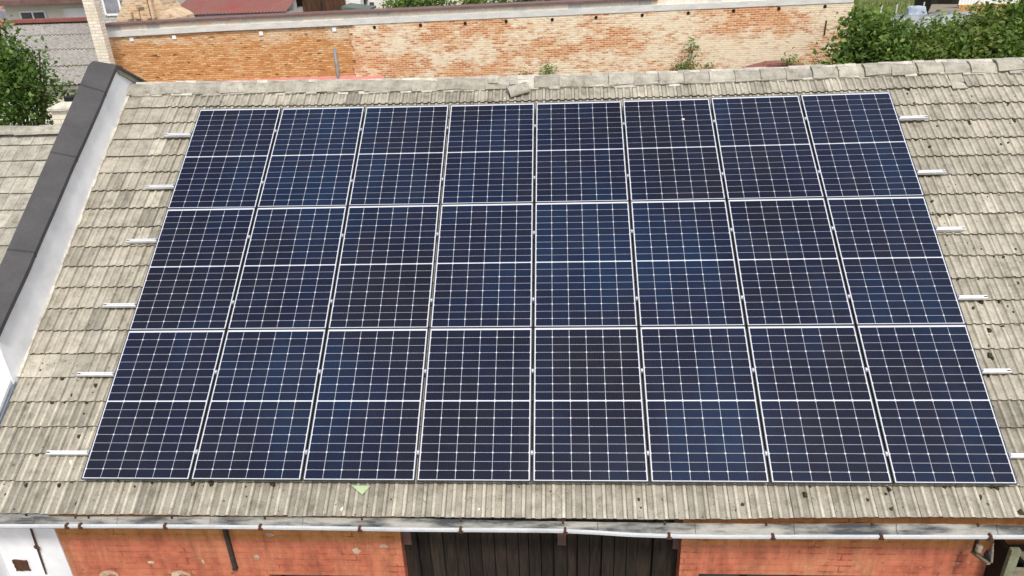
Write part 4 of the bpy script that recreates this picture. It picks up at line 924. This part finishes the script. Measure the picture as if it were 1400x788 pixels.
# shrubs rising behind the long wall
for i, (bb, mt, lab, n) in enumerate([
 ([(545, 8, 19, .5), (556, 4, 19.3, .45), (531, 14, 18.8, .3)], 'leaf', 'green shrub in front of the white house wall', 4500),
 ([(575, 5, 19, .6), (592, 7, 19, .5), (605, 4, 19.4, .5)], 'leaf', 'rounded green shrub before the cream building', 5500),
 ([(646, 4, 18.6, .42), (655, 1, 18.8, .4), (638, 6, 18.8, .25)], 'leaf_yellow', 'small light green bush between two gaps behind the wall', 3500),
 ([(685, 0, 18.4, .55), (710, -1, 18.4, .6), (735, -4, 18.6, .6), (760, -6, 18.8, .5)], 'leaf_dark', 'dark green bush along the middle of the wall coping', 6500),
 ([(800, -6, 18.6, .5), (780, -6, 18.6, .45)], 'leaf', 'sliver of green shrub above the wall right of the dark bush', 3000)]):
    bl = [pb(x, y, Y, r1) for x, y, Y, r1 in bb]; bl += [(b2[0], b2[1], b2[2]-.8, b2[3], b2[4], .8) for b2 in bl]
    c = np.mean(np.array(bl), axis=0); plant('shrub', lab, 'shrub', (c[0], c[1], 0), bl, n, .10, 60+i, M[mt], .07, 'shrubs behind the long wall', 'stem')
# creeper and weeds on and before the wall
def weed(name, lab, px_, n, size, seed, mat='leaf', Y=BY-.22):
    bl = [pb(x, y, Y, r1, r1*.6, r1) for x, y, r1 in px_]; low = min(b2[2] for b2 in bl)
    base = (bl[0][0], Y+.02, low-.9); t_ = empty(name, base, lab, 'plant'); crown('leaves', M[mat], bl, n, size, seed, t_, base)
    mb = MB(); mb.tube([base]+sorted([b2[:3] for b2 in bl], key=lambda q_: q_[2]), .012, 5); wb(mb, 'stem', M['bark'], t_)
weed('creeper', 'upright green creeper climbing the pale brick wall', [(948, 60, .07), (947, 68, .1), (945, 78, .09), (944, 88, .09), (937, 95, .13), (930, 90, .09), (938, 100, .14), (952, 66, .06)], 520, .075, 81)
weed('weed', 'small tuft of weed growing left of the creeper at the wall foot', [(748, 96, .13), (752, 100, .14)], 180, .07, 82)
weed('weed', 'yellowish low weed at the wall foot above the loose ridge tile', [(716, 103, .12), (722, 104, .1), (708, 105, .08)], 130, .06, 83, 'leaf_yellow')
weed('weed', 'spindly weed in front of the curved red sheet', [(1078, 86, .1), (1080, 91, .1), (1069, 80, .04), (1047, 89, .06)], 120, .08, 84, 'leaf', BY-2.0)
weed('weed', 'thin weed between curved red sheet and shrubs', [(1114, 88, .09), (1116, 92, .1), (1112, 83, .04)], 90, .07, 85, 'leaf_yellow', BY-1.0)
weed('weed', 'sparse weed between the creeper and the curved red sheet', [(965, 95, .12), (972, 92, .08)], 90, .06, 86, 'leaf_yellow')

# ------------------------------------------------------------------ garden beyond, at the upper right
def px_ground(x, y, z=.0): return atz(x, y, z)
mb = MB(); r = np.random.default_rng(3); n = 9000
gp = np.stack([r.uniform(14, 45, n), r.uniform(40, 100, n)], 1)
for (x, y) in gp:
    hgt = r.uniform(.2, .75); dx, dy = r.normal(0, .2, 2); wd = .05
    mb.add([(x-wd, y, .05), (x+wd, y, .05), (x+dx*hgt, y+dy*hgt, .05+hgt)], [(0, 1, 2)], float(r.random()))
o = mb.build('tall_grass', M['grassblade']); tag(o, 'tall rough grass in the garden beyond the hedge', kind='stuff')
GYY = 46.
def heap(name, mat, lab, cat, pts, Y, depth, seed):
    r = random.Random(seed); top = [at(x, y, Y) for x, y in pts]; mb = MB(); rows = []
    for k, (dy, f_) in enumerate([(-.45*depth, -.05), (-.3*depth, .6), (-.05*depth, .97), (.15*depth, 1.), (.35*depth, .6), (.5*depth, -.05)]):
        rows.append([(p[0]+r.uniform(-.1, .1), Y+dy+r.uniform(-.1, .1), p[2]*f_*(1+r.uniform(-.03, .03)) if f_ > 0 else -.02) for p in top])
    n = len(top); mb.add([p for q_ in rows for p in q_], [(k*n+j, k*n+j+1, (k+1)*n+j+1, (k+1)*n+j) for k in range(5) for j in range(n-1)]+[[k*n for k in range(6)], [k*n+n-1 for k in range(6)][::-1]])
    return tag(mb.build(name, mat), lab, cat)
heap('tarpaulin_heap', M['tarp'], 'long heap under a grey tarpaulin beyond the hedge', 'heap', [(1210, 25), (1222, 22), (1236, 21), (1250, 20), (1262, 21.5), (1275, 19), (1290, 17.5), (1305, 17), (1318, 15), (1332, 16)], 44, 3.2, 4)
heap('tarpaulin_heap', M['bluetarp'], 'pale blue tarpaulin bundle standing behind the grey heap', 'heap', [(1241, 12), (1244, 9), (1252, 8.5), (1260, 9.5), (1266, 10.5), (1268, 14)], 47, 1.6, 6)
mb = MB(); p = [at(1269, 16.5, 48), at(1312, 15, 48), at(1310, 6, 54), at(1274, 6, 54)]; mb.add(p+[q_-np.array([0, 0, .1]) for q_ in p], [(0, 1, 2, 3), (7, 6, 5, 4), (0, 4, 5, 1), (1, 5, 6, 2), (2, 6, 7, 3), (3, 7, 4, 0)])
for q_ in p: mb.box(q_[0]-.05, q_[0]+.05, q_[1]-.05, q_[1]+.05, 0, q_[2]-.1)
tag(mb.build('board_roof', M['greywood']), 'low flat roof of weathered boards behind the tarpaulin heap', 'shelter')
h = empty('garden_shed', (*at(1292, 3, 56)[:2], 0), 'dark brown garden shed behind the low board roof', 'shed')
a, b2 = at(1273, 5, 56), at(1311, 5, 56); mb = MB(); mb.box(a[0], b2[0], 56, 59, 0, at(1290, -12, 56)[2]); wb(mb, 'wall', M['wood'], h); mb = MB(); zt2 = at(1290, -12, 56)[2]; mb.box(a[0]-.2, b2[0]+.2, 55.7, 59.2, zt2, zt2+.15); wb(mb, 'roof', M['brownmetal'], h)
mb = MB(); mb.box(b2[0]-1.6, b2[0]-.6, 55.96, 55.998, .1, zt2-.4, .5); wb(mb, 'door', M['wood'], h)
h = empty('garden_wall', (*at(1360, 10, 50)[:2], 0), 'low orange brick garden wall topped by a pale ribbed fence', 'wall')
a, b2 = at(1311, 10, 50), at(1480, 10, 50); zt2 = at(1350, 6, 50)[2]; mb = MB(); mb.box(a[0], b2[0], 50, 50.3, 0, zt2); wb(mb, 'masonry', M['brick_left'], h)
mb = MB(); corrug(mb, (a[0], 50.15, zt2+.002), (b2[0], 50.15, zt2+.002), (b2[0], 50.18, zt2+1.6), (a[0], 50.18, zt2+1.6), 40, 1, .03, 0, 3); wb(mb, 'ribbed_fence', M['whitemetal'], h)
for x in (1349, 1381, 1390):
    c = at(x, 16, 49.8); mb = MB(); mb.tube([(c[0], 49.9, 0), (c[0], 49.9, zt2-.05)], .05, 6); wb(mb, 'iron_post', M['rust'], h)
for i, (x, y0_, y1_) in enumerate([(1206, 22, 6), (1227, 22, 6), (1264, 20, 3)]):
    a = at(x, y1_, 52); mb = MB(); mb.tube([(a[0], 52, 0), (a[0], 52, a[2])], .05, 6)
    tag(mb.build('fence_post', M['concrete']), ['pale fence post left of the tarpaulins', 'pale fence post between the lawn and the blue tarpaulin', 'pale fence post beside the blue tarpaulin'][i], 'post', 'garden fence posts')
# far tree line that closes the view
for i, (x, Y, s) in enumerate([(40, 90, 5), (48, 95, 5.5), (30, 92, 5), (22, 98, 5), (58, 92, 6)]):
    bl = [(x+random.uniform(-2, 2), Y+random.uniform(-1, 1), 2.5+random.uniform(0, 3), s*.5, s*.5, s*.45) for _ in range(6)]
    plant('garden_tree', ['bushy tree at the far end of the garden'][0], 'tree', (x, Y, 0), bl, 4000, .35, 90+i, M['leaf'], .2, 'trees at the far garden end')
